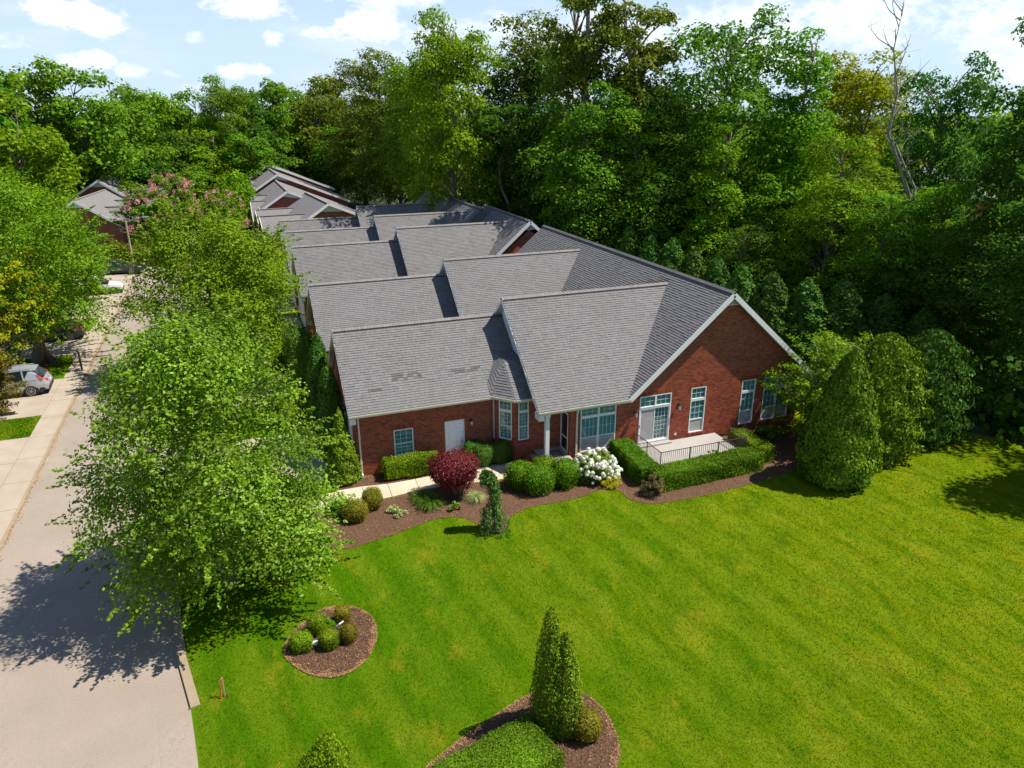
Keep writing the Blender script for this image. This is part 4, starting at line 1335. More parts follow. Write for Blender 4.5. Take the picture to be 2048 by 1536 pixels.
# ------------------------------------------------------------------ farther brick houses, authored in their own axes
def far_house(label, ax, ay, rz, zr, ze, hl, hr, ln, wings=(), group=None, z0=-1, zel=None):
    """gable end facing -Y at local origin (apex over it), ridge running to +Y for ln; hl / hr half widths left and right"""
    T = thing('brick_house', label, 'house', (ax, ay, 0), rz, group)
    zel = ze if zel is None else zel
    pl, pr = (zr - zel) / hl, (zr - ze) / hr
    def deck(pts, n): 
        nn = Vector(n).normalized(); b = MB(); lo = [Vector(p) - nn * .16 for p in pts]
        b.poly(pts); b.poly(lo[::-1])
        for i in range(len(pts)):
            j = (i + 1) % len(pts); b.poly([pts[i], lo[i], lo[j], pts[j]])
        return b.obj('roof', M_SHFAR, T, local=True)
    deck([(-hl, 0, zel), (0, 0, zr), (0, ln, zr), (-hl, ln, zel)], (-pl, 0, 1)); deck([(hr, 0, ze), (hr, ln, ze), (0, ln, zr), (0, 0, zr)], (pr, 0, 1))
    MB().beam((0, -.02, zr + .03), (0, ln, zr + .03), .28, .06).obj('ridge_cap', M_CAP, T, local=True)
    MB().poly([(-hl + .3, .3, z0), (hr - .3, .3, z0), (hr - .3, .3, ze + .05), (0, .3, zr - .25), (-hl + .3, .3, zel + .05)]).obj('gable_wall', M_BRICKX, T, local=True)
    MB().poly([(-hl + .3, .3, z0), (-hl + .3, ln, z0), (-hl + .3, ln, zel), (-hl + .3, .3, zel)]).obj('side_wall', M_BRICKY, T, local=True)
    MB().poly([(hr - .3, .3, z0), (hr - .3, ln, z0), (hr - .3, ln, ze), (hr - .3, .3, ze)]).obj('side_wall', M_BRICKY, T, local=True)
    for p, q in (((-hl - .05, -.03, zel - .16), (0, -.03, zr - .1)), ((0, -.03, zr - .1), (hr + .05, -.03, ze - .16))):
        MB().beam(p, q, .28, .05, (0, 1, 0)).obj('rake_board', M_WHITE, T, local=True)
    MB().poly([(-.9 * hl * .2, .27, zr - .25 - pl * hl * .2), (.9 * hr * .2, .27, zr - .25 - pr * hr * .2), (0, .27, zr - .3)]).obj('gable_infill', M_SIDING, T, local=True)
    for z_, x in ((zel, -hl), (ze, hr)):
        MB().box(x - .06, x + .06, 0, ln, z_ - .14, z_).obj('gutter', M_WHITE, T, local=True)
    for wy, wl, wzr, whd in wings:      # small roofs with ridges across, on the side wl (negative: towards -x)
        s = 1 if wl > 0 else -1
        ze2 = wzr - .8 * whd
        deck([(0, wy - whd, ze2), (wl, wy - whd, ze2), (wl, wy, wzr), (0, wy, wzr)][::s], (0, -.8, 1)); deck([(0, wy + whd, ze2), (0, wy, wzr), (wl, wy, wzr), (wl, wy + whd, ze2)][::s], (0, .8, 1))
        xw = wl - s * .25
        MB().poly([(xw, wy - whd + .2, z0), (xw, wy - whd + .2, ze2), (xw, wy, wzr - .2), (xw, wy + whd - .2, ze2), (xw, wy + whd - .2, z0)]).obj('gable_wall', M_BRICKY, T, local=True)
        MB().poly([(0, wy - whd + .25, z0), (xw, wy - whd + .25, z0), (xw, wy - whd + .25, ze2), (0, wy - whd + .25, ze2)]).obj('wing_wall', M_BRICKX, T, local=True)
        for sg in (-1, 1):
            MB().beam((wl + s * .02, wy + sg * (whd + .05), ze2 - .12), (wl + s * .02, wy, wzr - .08), .24, .05, (1, 0, 0)).obj('rake_board', M_WHITE, T, local=True)
        MB().beam((0, wy, wzr + .03), (wl, wy, wzr + .03), .26, .06).obj('ridge_cap', M_CAP, T, local=True)
        for dy in (-.9, .9):
            MB().box(min(wl, wl - s * .1) - .13 + .1, max(wl, wl - s * .1) - .15 + .05, wy + dy - .5, wy + dy + .5, .9, 2.4).obj('window', M_WHITE, T, local=True)
    return T


GR = 'brick houses of the long row'
far_house('brick house behind the row whose low gable with white rake shows above the garage ridges', 11.0, 91, R_(5), 6.45, 2.5, 5.6, 9.5, 14, ((3.2, -7.6, 5.0, 2.8), (10.0, -7.2, 5.0, 2.8)), GR, zel=2.9)
far_house('brick house beyond the nearer gable, its short gable half covered by roofs', 7.35, 103.5, R_(1), 6.85, 2.6, 3.6, 10.2, 17, ((4, -4.6, 5.3, 3), (8.5, -4.2, 5.6, 2.2), (13.5, -4.4, 5.3, 3)), GR, zel=4.6)
far_house('brick house far along the row with the longest right roof slope and white edge', 7.4, 121, R_(2), 7.7, 3.3, 3.4, 10.6, 12, ((3, -4.2, 5.9, 2.6), (8.5, -4.2, 6.2, 2.6)), GR, zel=5.6)
far_house('last house at the far end of the row with a blue white rake line', 6.9, 133.5, R_(3), 8.4, 4.0, 3.2, 10.6, 10, ((4, -4.4, 6.6, 2.6), ), GR, zel=6.4)
far_house('brick house across the road with dark gable and pale blue rake boards', -16.3, 116, R_(-8), 8.0, 4.9, 5.2, 4.4, 17, ((6.0, 9.0, 6.4, 3), (12.5, 9.0, 7.3, 3.2)), 'houses across the road')
far_house('lower brick house across the road with skylight and white dormer trim', -17.2, 101.5, R_(-8), 6.9, 3.6, 5.4, 5.2, 13.2, ((4.2, 6.6, 5.6, 2.9), (10, 6.6, 5.8, 2.9)), 'houses across the road')

# ------------------------------------------------------------------ vegetation builders
def rnd_dirs(r, n):
    return norm(r.normal(size=(n, 3)))


def leaf_cards(r, C, Nn, size, asp=.62, T=None):
    n = len(C)
    Nn = norm(Nn)
    if T is None: T = r.normal(size=(n, 3))
    T = norm(T - Nn * (T * Nn).sum(1, keepdims=True)); B = np.cross(Nn, T)
    L = size * r.uniform(.65, 1.3, n)[:, None]
    return C, T * L * .5, B * L * asp * .5


def tree_meshes(seed, H, cb, R, nclump, per, leaf, profile='broad', stems=1, trunk_r=.22, flat=.45, spray=1.0, droop=.15, spread=.0, gap=.0, limb=.5, mat=None, bark=None, ry=1.0):
    """trunk mesh (tapered stems and limbs) and crown mesh (leaf cards in sprays along the limbs)"""
    r = np.random.default_rng(seed)
    tb = MB()
    # stems
    axes = []
    for s in range(stems):
        an = 2 * math.pi * s / max(1, stems) + r.uniform(0, 1)
        lean = spread if stems > 1 else spread * .3
        pts = [np.zeros(3) + (np.array([math.cos(an), math.sin(an), 0]) * trunk_r * (1.1 if stems > 1 else 0))]
        hh = H * (.93 if s == 0 else r.uniform(.72, .9))
        for k in range(1, 8):
            f = k / 7
            w = r.normal(0, .02 * H, 2) * f
            pts.append(np.array([math.cos(an) * lean * R * f ** .8 + w[0], math.sin(an) * lean * R * f ** .8 + w[1], hh * f]))
        axes.append(np.array(pts))
        rr = trunk_r / math.sqrt(stems) * 1.15
        tb.tube(pts, [rr * (1.25 if k == 0 else 1) * (1 - .9 * k / 7) + .012 for k in range(8)], 7)
    def prof(t):
        if profile == 'broad': return np.sqrt(np.clip(1 - ((t - .38) / .63) ** 2, 0, 1)) * (.55 + .45 * np.clip(t / .25, 0, 1))
        if profile == 'oval': return np.sqrt(np.clip(1 - ((t - .5) / .52) ** 2, 0, 1))
        if profile == 'cone': return np.clip((1 - t) ** .75, .04, 1) * np.clip(.5 + t / .12 * .5, 0, 1)
        if profile == 'umbrella': return np.sqrt(np.clip(1 - ((t - .62) / .42) ** 2, 0, 1))
        return np.ones_like(t)
    t = r.random(nclump * 6); keep = r.random(len(t)) < prof(t) ** 1.5 + .03
    t = t[keep][:nclump]; n = len(t)
    th = r.uniform(0, 2 * np.pi, n)
    ph = r.uniform(0, 6, 6)
    lump = 1 + .16 * np.sin(2 * th + ph[0] + 3 * t) + .13 * np.sin(3 * th + ph[1] - 5 * t) + .10 * np.sin(5 * th + ph[2] + 9 * t)
    if gap: # leave out some directions
        g_ = np.sin(3 * th + ph[3] + 7 * t) + np.sin(5 * t * 2 + ph[4] + 2 * th)
        k2 = g_ > -2 + gap * 2
        t, th, lump = t[k2], th[k2], lump[k2]; n = len(t)
    rad = prof(t) * R * lump * r.random(n) ** .42
    c = np.c_[np.cos(th) * rad, np.sin(th) * rad * ry, cb + t * (H - cb)]
    axd = norm(np.c_[np.cos(th), np.sin(th) * ry, .35 + .5 * t + r.normal(0, .25, n)])
    # limbs to a share of the sprays
    for i in range(n):
        if r.random() < limb:
            ax = axes[int(r.integers(stems))]
            z0 = max(cb * .7, c[i, 2] - (.35 + .4 * r.random()) * (rad[i] + .5))
            z0 = min(z0, H * .86)
            f = np.clip(z0 / ax[-1, 2], 0, 1) * 7; k = min(int(f), 6)
            p0 = ax[k] + (ax[k + 1] - ax[k]) * (f - k)
            mid = (p0 + c[i]) / 2 + np.array([0, 0, .12 * rad[i]])
            q = r.uniform(.012, .03) * (trunk_r / .22) + .02 * trunk_r * (1 - t[i])
            tb.tube([p0, mid, c[i]], [q * 1.6, q, q * .4], 4, False)
    Ls = R * .20 * spray * r.uniform(.7, 1.4, n)
    idx = np.repeat(np.arange(n), (per * r.uniform(.6, 1.4, n)).astype(int)); m_ = len(idx)
    a = r.uniform(-1, 1, m_)
    sd = rnd_dirs(r, m_); sd[:, 2] *= flat
    wd = (Ls[idx] * .62 * np.sqrt(np.clip(1.08 - a * a, 0, 1)) * r.random(m_) ** .5)[:, None]
    P = c[idx] + axd[idx] * (a * Ls[idx])[:, None] + sd * wd
    P[:, 2] -= droop * (np.clip(a, 0, 1) ** 2) * Ls[idx] * 1.2
    P[:, 2] = np.maximum(P[:, 2], .15)
    Nn = sd * .8 + np.array([0, 0, .75]) + r.normal(0, .42, (m_, 3)) + axd[idx] * .3
    V, F = quads(*leaf_cards(r, P, Nn, leaf))
    return tb.mesh('trunk', bark or M_BARK, smooth=True), np_mesh('crown', V, F, mat)


def plant(name, label, cat, loc, meshes, mat=None, scale=1.0, rz=0.0, group=None, bark=None):
    o = thing(name, label, cat, loc, rz, group)
    o.scale = (scale,) * 3 if not isinstance(scale, tuple) else scale
    link('trunk', meshes[0], o, None, bark)
    link('crown', meshes[1], o, None, mat)
    return o


def clipped(seed, rx, ry, rz_, n, leaf, e=2.6, jit=.06, lump=.05, taper=0.0):
    """clipped shrub: fine leaves over a superellipsoid standing on the ground, dark core inside"""
    r = np.random.default_rng(seed)
    d = rnd_dirs(r, n)
    s = (np.abs(d[:, 0]) ** e + np.abs(d[:, 1]) ** e + np.abs(d[:, 2]) ** e) ** (-1 / e)
    ph = r.uniform(0, 6, 3)
    q = d * s[:, None]
    lumps = 1 + lump * (np.sin(5 * d[:, 0] * 1.3 + ph[0]) * np.sin(5 * d[:, 1] + ph[1]) + .6 * np.sin(9 * d[:, 2] + ph[2] + 4 * d[:, 0]))
    k = 1 + taper * q[:, 2]
    P = np.c_[q[:, 0] * rx * k, q[:, 1] * ry * k, q[:, 2] * rz_] * (lumps + r.normal(0, jit, n) - jit * .6)[:, None]
    sh = r.random(n) < .035; P[sh] += d[sh] * r.uniform(.02, .11, (sh.sum(), 1)) * min(1.5, rx * 1.4)
    P[:, 2] += rz_ * .97
    P[:, 2] = np.maximum(P[:, 2], .02)
    Nn = np.c_[d[:, 0] / rx, d[:, 1] / ry, d[:, 2] / rz_]; Nn = norm(Nn) + r.normal(0, .55, (n, 3))
    V, F = quads(*leaf_cards(r, P, Nn, leaf, .6))
    # core
    a, b = np.meshgrid(np.linspace(0, 2 * np.pi, 15)[:-1], np.linspace(-np.pi / 2, np.pi / 2, 9), indexing='ij')
    dd = np.stack([np.cos(a) * np.cos(b), np.sin(a) * np.cos(b), np.sin(b)], -1).reshape(-1, 3)
    s = (np.abs(dd) ** e).sum(1) ** (-1 / e); qq = dd * s[:, None]
    kk = 1 + taper * qq[:, 2]
    CV = np.c_[qq[:, 0] * rx * kk, qq[:, 1] * ry * kk, qq[:, 2] * rz_] * .86; CV[:, 2] += rz_ * .97
    CF = []
    for i in range(14):
        for j in range(8):
            i2 = (i + 1) % 14; CF.append((i * 9 + j, i2 * 9 + j, i2 * 9 + j + 1, i * 9 + j + 1))
    return np_mesh('shrub', np.r_[V, CV], np.r_[F, np.array(CF) + len(V)])


def shrub(name, label, cat, loc, mesh, mat, rz=0.0, scale=1.0, group=None):
    o = link(name, mesh, None, None, mat); o.location = loc; o.rotation_euler = (0, 0, rz)
    o.scale = (scale,) * 3 if not isinstance(scale, tuple) else scale
    return tag(o, label, cat, group)


def hedge_mesh(seed, lx, ly, lz, n, leaf, rough=.05):
    r = np.random.default_rng(seed)
    areas = np.array([lx * ly, lx * lz, lx * lz, ly * lz, ly * lz]); f = r.choice(5, n, p=areas / areas.sum())
    u, v = r.uniform(-1, 1, n), r.uniform(-1, 1, n)
    P = np.zeros((n, 3)); N_ = np.zeros((n, 3))
    hx, hy = lx / 2, ly / 2
    for k in range(5):
        q = f == k
        if k == 0: P[q] = np.c_[u[q] * hx, v[q] * hy, np.full(q.sum(), lz)]; N_[q] = (0, 0, 1)
        elif k < 3: s = 1 if k == 1 else -1; P[q] = np.c_[u[q] * hx, np.full(q.sum(), s * hy), (v[q] + 1) / 2 * lz]; N_[q] = (0, s, .1)
        else: s = 1 if k == 3 else -1; P[q] = np.c_[np.full(q.sum(), s * hx), u[q] * hy, (v[q] + 1) / 2 * lz]; N_[q] = (s, 0, .1)
    # rounded shoulders
    top = np.clip((P[:, 2] - (lz - .12)) / .12, 0, 1); edx = np.clip((np.abs(P[:, 0]) - (hx - .12)) / .12, 0, 1); edy = np.clip((np.abs(P[:, 1]) - (hy - .12)) / .12, 0, 1)
    P[:, 2] -= .06 * np.maximum(edx, edy) * top
    P[:, 0] -= np.sign(P[:, 0]) * .05 * edx * np.maximum(top, edy); P[:, 1] -= np.sign(P[:, 1]) * .05 * edy * np.maximum(top, edx)
    ph = r.uniform(0, 6, 4)
    wav = np.sin(P[:, 0] * 4 + ph[0]) * np.sin(P[:, 1] * 5 + ph[1]) + .6 * np.sin(P[:, 2] * 7 + P[:, 0] * 3 + ph[2])
    P += N_ * (wav * rough * .6 + r.normal(-.01, rough * .6, n))[:, None]
    sh = r.random(n) < .03; P[sh] += N_[sh] * r.uniform(.03, .12, (sh.sum(), 1))
    P[:, 2] = np.maximum(P[:, 2], .03)
    V, F = quads(*leaf_cards(r, P, N_ + r.normal(0, .5, (n, 3)), leaf, .6))
    b = MB(); b.box(-hx * .93 + .03, hx * .93 - .03, -hy + .07, hy - .07, 0, lz - .08)
    return np_mesh('hedge', np.r_[V, np.array(b.v)], np.r_[F, np.array(b.f) + len(V)])


def conifer_mesh(seed, H, R, n, leaf, prof='flame', lump=.12, tips=1, base=.06):
    """dense upright evergreen: fans of scale foliage over a flame-shaped body, one or more tips"""
    r = np.random.default_rng(seed)
    Ps, Ns, Ts = [], [], []
    for k in range(tips):
        h = H * (1 if k == 0 else r.uniform(.8, .93)); rr = R * (1 if tips == 1 else .62)
        off = np.array([0, 0]) if tips == 1 else np.array([math.cos(k * 2.4 + .5), math.sin(k * 2.4 + .5)]) * R * .27
        m_ = n // tips
        t = r.random(m_ * 3)
        if prof == 'flame': pf = lambda t: np.clip((1 - t), 0, 1) ** .62 * (1.12 - .45 * np.exp(-t * 9))
        elif prof == 'spire': pf = lambda t: np.clip((1 - t), 0, 1) ** .50 * (1.1 - .40 * np.exp(-t * 8))
        elif prof == 'cone': pf = lambda t: np.clip(1 - t, 0, 1) ** .9 * (1.05 - .3 * np.exp(-t * 10))
        else: pf = lambda t: np.clip(1 - t ** 3.2, 0, 1) ** .6 * (1 - .25 * np.exp(-t * 12))
        t = t[r.random(len(t)) < pf(t) + .06][:m_]; m2 = len(t)
        th = r.uniform(0, 2 * np.pi, m2); ph = r.uniform(0, 6, 5)
        lm = 1 + lump * (np.sin(6 * th + ph[0] + t * 14) * .6 + np.sin(11 * th + ph[1] - t * 31) * .5 + np.sin(t * 40 + 3 * th + ph[2]) * .5)
        rad = pf(t) * rr * lm * (1 - .22 * r.random(m2) ** 2)
        P = np.c_[off[0] * (1 - t * .15) + np.cos(th) * rad, off[1] * (1 - t * .15) + np.sin(th) * rad, base + t * (h - base)]
        o = np.c_[np.cos(th), np.sin(th), np.full(m2, .25)]
        Ps.append(P); Ns.append(o + r.normal(0, .45, (m2, 3))); Ts.append(np.c_[np.cos(th) * .6, np.sin(th) * .6, np.full(m2, 1.0)] + r.normal(0, .4, (m2, 3)))
    P, N_, T_ = np.concatenate(Ps), np.concatenate(Ns), np.concatenate(Ts)
    V, F = quads(*leaf_cards(r, P, N_, leaf, .55, T_))
    b = MB()
    for k in range(tips):
        off = (0, 0) if tips == 1 else (math.cos(k * 2.4 + .5) * R * .27, math.sin(k * 2.4 + .5) * R * .27)
        rr = R * (1 if tips == 1 else .62); h = H * .8
        b.tube([(off[0] * (1 - q * .15), off[1] * (1 - q * .15), base + h * q) for q in (0, .1, .35, .65, 1)], [rr * .5, rr * .78, rr * .66, rr * .42, .02], 8, False)
    return np_mesh('conifer', np.r_[V, np.array(b.v)], np.r_[F, np.array(b.f) + len(V)])


def tuft_mesh(seed, R, H, n, w):
    """arching strap leaves from one crown"""
    r = np.random.default_rng(seed); V = []; F = []
    for i in range(n):
        an = r.uniform(0, 2 * math.pi); rr = R * r.uniform(.35, 1.05); h = H * r.uniform(.6, 1.1)
        p = np.array([r.normal(0, R * .12), r.normal(0, R * .12), 0])
        d = np.array([math.cos(an), math.sin(an), 0]); s = np.array([-d[1], d[0], 0]) * w * r.uniform(.7, 1.3)
        k = len(V)
        for f, z in ((0, 0), (.3, .8), (.65, 1.0), (1, .55)):
            q = p + d * rr * f + np.array([0, 0, h * z]); ww = s * (1 - .75 * f)
            V += [q - ww, q + ww]
        F += [(k, k + 1, k + 3, k + 2), (k + 2, k + 3, k + 5, k + 4), (k + 4, k + 5, k + 7, k + 6)]
    return np_mesh('tuft', np.array(V), np.array(F))


def loose_mesh(seed, R, H, n, leaf, flat=.8):
    """loose low shrub: leaves through a dome, with a few stems"""
    r = np.random.default_rng(seed)
    nc = max(8, n // 60); d = rnd_dirs(r, nc); d[:, 2] = np.abs(d[:, 2])
    c = d * r.uniform(.45, .95, nc)[:, None] * np.array([R, R, H])
    i = r.integers(nc, size=n)
    P = c[i] + rnd_dirs(r, n) * (r.random(n) ** .4 * R * .28)[:, None]
    P[:, 2] = np.maximum(P[:, 2] * flat + .08, .03)
    V, F = quads(*leaf_cards(r, P, rnd_dirs(r, n) * .6 + np.array([0, 0, .7]), leaf, .6))
    b = MB()
    for k in range(min(nc, 14)): b.tube([(0, 0, 0), tuple(c[k] * .6), tuple(c[k])], [.012, .008, .004], 4)
    B = np.array(b.v); f4 = [f for f in b.f if len(f) == 4]
    return np_mesh('loose', np.r_[V, B], np.r_[F, np.array(f4) + len(V)])


# ------------------------------------------------------------------ street trees near the camera
def wood_meshes(seed, H, cb, R, K, per, leaf, profile, flat=.78, trunk_r=.3, gap=0.0, fringe=.22, rk=.35, jit=.5, limb=1.0, sprays=0, sl=(.25, .5)):
    """wood tree: crown of K rounded leaf masses around the limbs, with a feathered fringe"""
    r = np.random.default_rng(seed); tb = MB()
    w = r.normal(0, .03 * H, (8, 2)) * np.linspace(0, 1, 8)[:, None]
    ax = np.c_[w, np.linspace(0, H * .92, 8)]
    tb.tube(ax, [trunk_r * (1.3 if k == 0 else 1) * (1 - .88 * k / 7) for k in range(8)], 7)
    prof = {'oval': lambda t: np.sqrt(np.clip(1 - ((t - .48) / .56) ** 2, 0, 1)), 'broad': lambda t: np.sqrt(np.clip(1 - ((t - .58) / .60) ** 2, 0, 1)),
            'cone': lambda t: np.clip(1.02 - t, 0, 1) ** .8 * np.clip(.6 + t * 4, 0, 1), 'egg': lambda t: np.sqrt(np.clip(1 - ((t - .34) / .68) ** 2, 0, 1)), 'umbrella': lambda t: np.sqrt(np.clip(1 - ((t - .72) / .5) ** 2, 0, 1))}[profile]
    C = []; Rc = []; tries = 0
    while len(C) < K and tries < 6000:
        tries += 1
        t = r.random(); p = float(prof(np.array(t)))
        if r.random() > p ** 1.2 + .06: continue
        th = r.uniform(0, 2 * np.pi); rad = p * R * r.random() ** .35 * .82
        c = np.array([math.cos(th) * rad, math.sin(th) * rad, cb + t * (H - cb) * .95])
        rc = R * rk * r.uniform(.65, 1.3) * (1 - .22 * t)
        if any(np.linalg.norm((c - q) * [1, 1, 1.25]) < .40 * (rc + q2) * (1 - .35 * (tries > 3000)) for q, q2 in zip(C, Rc)): continue
        C.append(c); Rc.append(rc)
    C = np.array(C); Rc = np.array(Rc)
    for c, q in zip(C, Rc):
        z0 = np.clip(c[2] - np.hypot(c[0], c[1]) * r.uniform(.5, 1.1), cb * .6, H * .85); f = z0 / (H * .92) * 7; k = min(int(f), 6)
        p0 = ax[k] + (ax[k + 1] - ax[k]) * (f - k)
        tb.tube([p0, (p0 + c) / 2 + [0, 0, .3], c], [.10 * limb, .06 * limb, .02 * limb], 4, False)
    pw = Rc ** 2 / (Rc ** 2).mean() * per
    idx = np.repeat(np.arange(len(C)), pw.astype(int)); n = len(idx)
    d = rnd_dirs(r, n); low = d[:, 2] < -.35; d[low, 2] *= -r.random(low.sum())
    d = norm(d)
    ph = r.uniform(0, 6, (len(C), 3))
    wob = 1 + .20 * np.sin(3.5 * d[:, 0] + ph[idx, 0]) * np.sin(3.5 * d[:, 1] + ph[idx, 1]) + .14 * np.sin(6 * d[:, 2] + 4 * d[:, 0] + ph[idx, 2])
    fr = r.random(n) < fringe
    u = np.where(fr, r.uniform(1.0, 1.38, n), r.uniform(.72, 1.06, n) ** .8)
    P = C[idx] + d * (Rc[idx] * u * wob)[:, None] * np.array([1, 1, flat])
    P[:, 2] -= fr * (u - 1) * Rc[idx] * .5
    if gap: 
        keep = np.sin(P[:, 0] * 1.1 + ph[0, 0]) + np.sin(P[:, 1] * 1.2 + ph[0, 1]) + np.sin(P[:, 2] * .9 + ph[0, 2]) > -3 + gap * 3
        P, d = P[keep], d[keep]; n = len(P)
    Nn = d * .8 + np.array([0, 0, .45]) + r.normal(0, jit, (n, 3))
    if sprays:
        # twigs running out of the masses with leaves along them, so that the outline is ragged
        k = r.integers(len(C), size=sprays * 4)
        o = norm(C[k] - np.array([0, 0, cb + (H - cb) * .35])) + r.normal(0, .35, (len(k), 3)) + np.array([0, 0, .25])
        o = norm(o); k, o = k[o[:, 2] > -.45][:sprays], o[o[:, 2] > -.45][:sprays]
        L = R * r.uniform(*sl, len(k)); i = np.repeat(np.arange(len(k)), 46); a = r.random(len(i)) ** .8
        st = C[k] + o * (Rc[k] * .75)[:, None]
        Q = st[i] + o[i] * (a * L[i])[:, None] + rnd_dirs(r, len(i)) * (R * .055 * (1.15 - a) * r.random(len(i)) ** .4)[:, None]
        Q[:, 2] -= .22 * a * a * L[i]
        P = np.r_[P, Q]; Nn = np.r_[Nn, rnd_dirs(r, len(i)) * .5 + np.array([0, 0, .8]) + o[i] * .2]
        for q in range(0, len(k), 3): tb.tube([st[q], st[q] + o[q] * L[q] * .6], [.012, .004], 3, False)
    P[:, 2] = np.maximum(P[:, 2], .2)
    V, F = quads(*leaf_cards(r, P, Nn, leaf, .66))
    return tb.mesh('trunk', M_BARK, smooth=True), np_mesh('crown', V, F, None)


mb_ = wood_meshes(21, 10.0, .7, 4.05, 78, 980, .125, 'egg', 1.05, .24, .0, .45, .29, .45, .5, 520, (.18, .40))
plant('birch_tree', 'large light green tree over the near road edge, casting its shadow on the asphalt', 'tree', (-1.75, 25.6, 0), mb_, L_BIRCH)
ms_ = wood_meshes(22, 11.2, 1.0, 5.5, 84, 760, .175, 'oval', .85, .28, 0, .35, .29, .45, .4, 360, (.16, .36))
plant('birch_tree', 'broad bright green tree between the road and the second garage', 'tree', (-1.5, 51.5, 0), ms_, L_STREET, scale=(1, 1, .93), rz=.7)
ms3 = (tree_meshes(26, 10.0, 2.2, 3.6, 60, 5, .18, 'broad', 3, .42, .6, 1.25, .4, .18, 0, .4, L_STREET, M_BARK)[0], wood_meshes(27, 12.0, 2.2, 5.2, 74, 500, .18, 'oval', .85, .28, 0, .4, .29, .5, .5, 460, (.2, .45))[1])
plant('birch_tree', 'bright green tree with three brown trunks beside the silver car', 'tree', (-13.9, 58.4, 0), ms3, L_STREET, rz=2.1)
mc_ = tree_meshes(23, 9.2, 1.2, 3.6, 260, 85, .19, 'oval', 2, .24, .5, 1.1, .3, .25, 0, .5, L_YELLOW, M_BARK)
plant('shade_tree', 'yellow green tree at the left picture edge above the driveways', 'tree', (-15.5, 54.6, 0), mc_, L_YELLOW, scale=(.95, .95, 1.06))
md_ = tree_meshes(24, 4.6, .2, 1.7, 260, 90, .13, 'oval', 2, .10, .6, 1.2, .2, .25, 0, .5, L_ORANGE, M_BARK)
plant('small_tree', 'small bronze green tree in front of the silver car', 'tree', (-14.45, 48.0, 0), md_, L_ORANGE, scale=(.8, .8, .95))
plant('shade_tree', 'green tree behind the yellow green one across the road', 'tree', (-19.5, 68, 0), mc_, L_STREET, scale=(1.35, 1.35, 1.3), rz=1.3)
plant('shade_tree', 'green tree standing beyond the white car across the road', 'tree', (-15.0, 76, 0), mc_, L_STREET, scale=(1.0, 1.0, .92), rz=2.6)

# crape myrtles: green crowns and a child of pink blossom sprays
mm_ = tree_meshes(31, 8.6, 1.5, 3.3, 200, 70, .28, 'oval', 4, .2, .6, 1.1, .2, .3, 0, .4, L_MID, M_BARKP)


def blossoms(seed, H, R, n, per, cb=3.0):
    r = np.random.default_rng(seed)
    d = rnd_dirs(r, n); d[:, 2] = np.abs(d[:, 2]) * .9 + .1
    c = d * np.array([R, R, (H - cb)]) * r.uniform(.92, 1.04, n)[:, None] + np.array([0, 0, cb])
    i = np.repeat(np.arange(n), per); P = c[i] + rnd_dirs(r, len(i)) * (r.random(len(i)) ** .5)[:, None] * np.array([.28, .28, .42])
    return np_mesh('blossoms', *quads(*leaf_cards(r, P, rnd_dirs(r, len(i)), .17, .8)), L_PINK)


bl_ = blossoms(5, 9.2, 3.55, 95, 30)
for lab, loc, s, rz in (('pink flowering tree in front of the brick house across the road', (-9.4, 100, 0), .92, 0), ('taller pink flowering tree behind the first pink one', (-7.4, 113, 0), 1.0, 1.4), ('pink flowering tree beside the far roofs of the row', (-1.0, 100.5, 0), .86, 2.2)):
    o = plant('flowering_tree', lab, 'tree', loc, mm_, L_MID, s, rz, 'pink flowering trees along the far street')
    link('blossoms', bl_, o)
shrub('round_tree', 'rounded pale yellow green tree beyond the pink blossoms', 'tree', (1.0, 113, 0), clipped(41, 2.7, 2.7, 4.3, 5200, .42, 2.2, .07), L_BRIGHT)
shrub('dark_shrub', 'dark olive shrub at the foot of the far street lamp', 'shrub', (-12.3, 97, 0), loose_mesh(42, 2.4, 3.4, 2600, .3, 1), L_OLIVE)
shrub('dark_shrub', 'dark green bush beneath the pink flowering tree', 'shrub', (-7.2, 94, 0), loose_mesh(43, 2.4, 2.6, 2000, .3, 1), L_DARK)

# ------------------------------------------------------------------ woods
V_MID = [wood_meshes(50 + i, 24, cb, R, K, pr, .30, pf, gap=gp) for i, (cb, R, K, pr, pf, gp) in enumerate((
    (3.0, 5.3, 66, 420, 'oval', 0), (4.5, 5.1, 62, 420, 'broad', .08), (1.5, 4.6, 62, 400, 'cone', 0), (6.0, 5.3, 56, 400, 'broad', .15), (1.0, 5.2, 74, 420, 'oval', 0), (14.5, 3.6, 30, 300, 'broad', .15)))]
V_FAR = [wood_meshes(60 + i, 23, cb, R, K, 200, .56, pf) for i, (cb, R, K, pf) in enumerate(((2, 5.8, 60, 'oval'), (1.5, 6.2, 64, 'oval'), (1, 5.8, 60, 'oval')))]
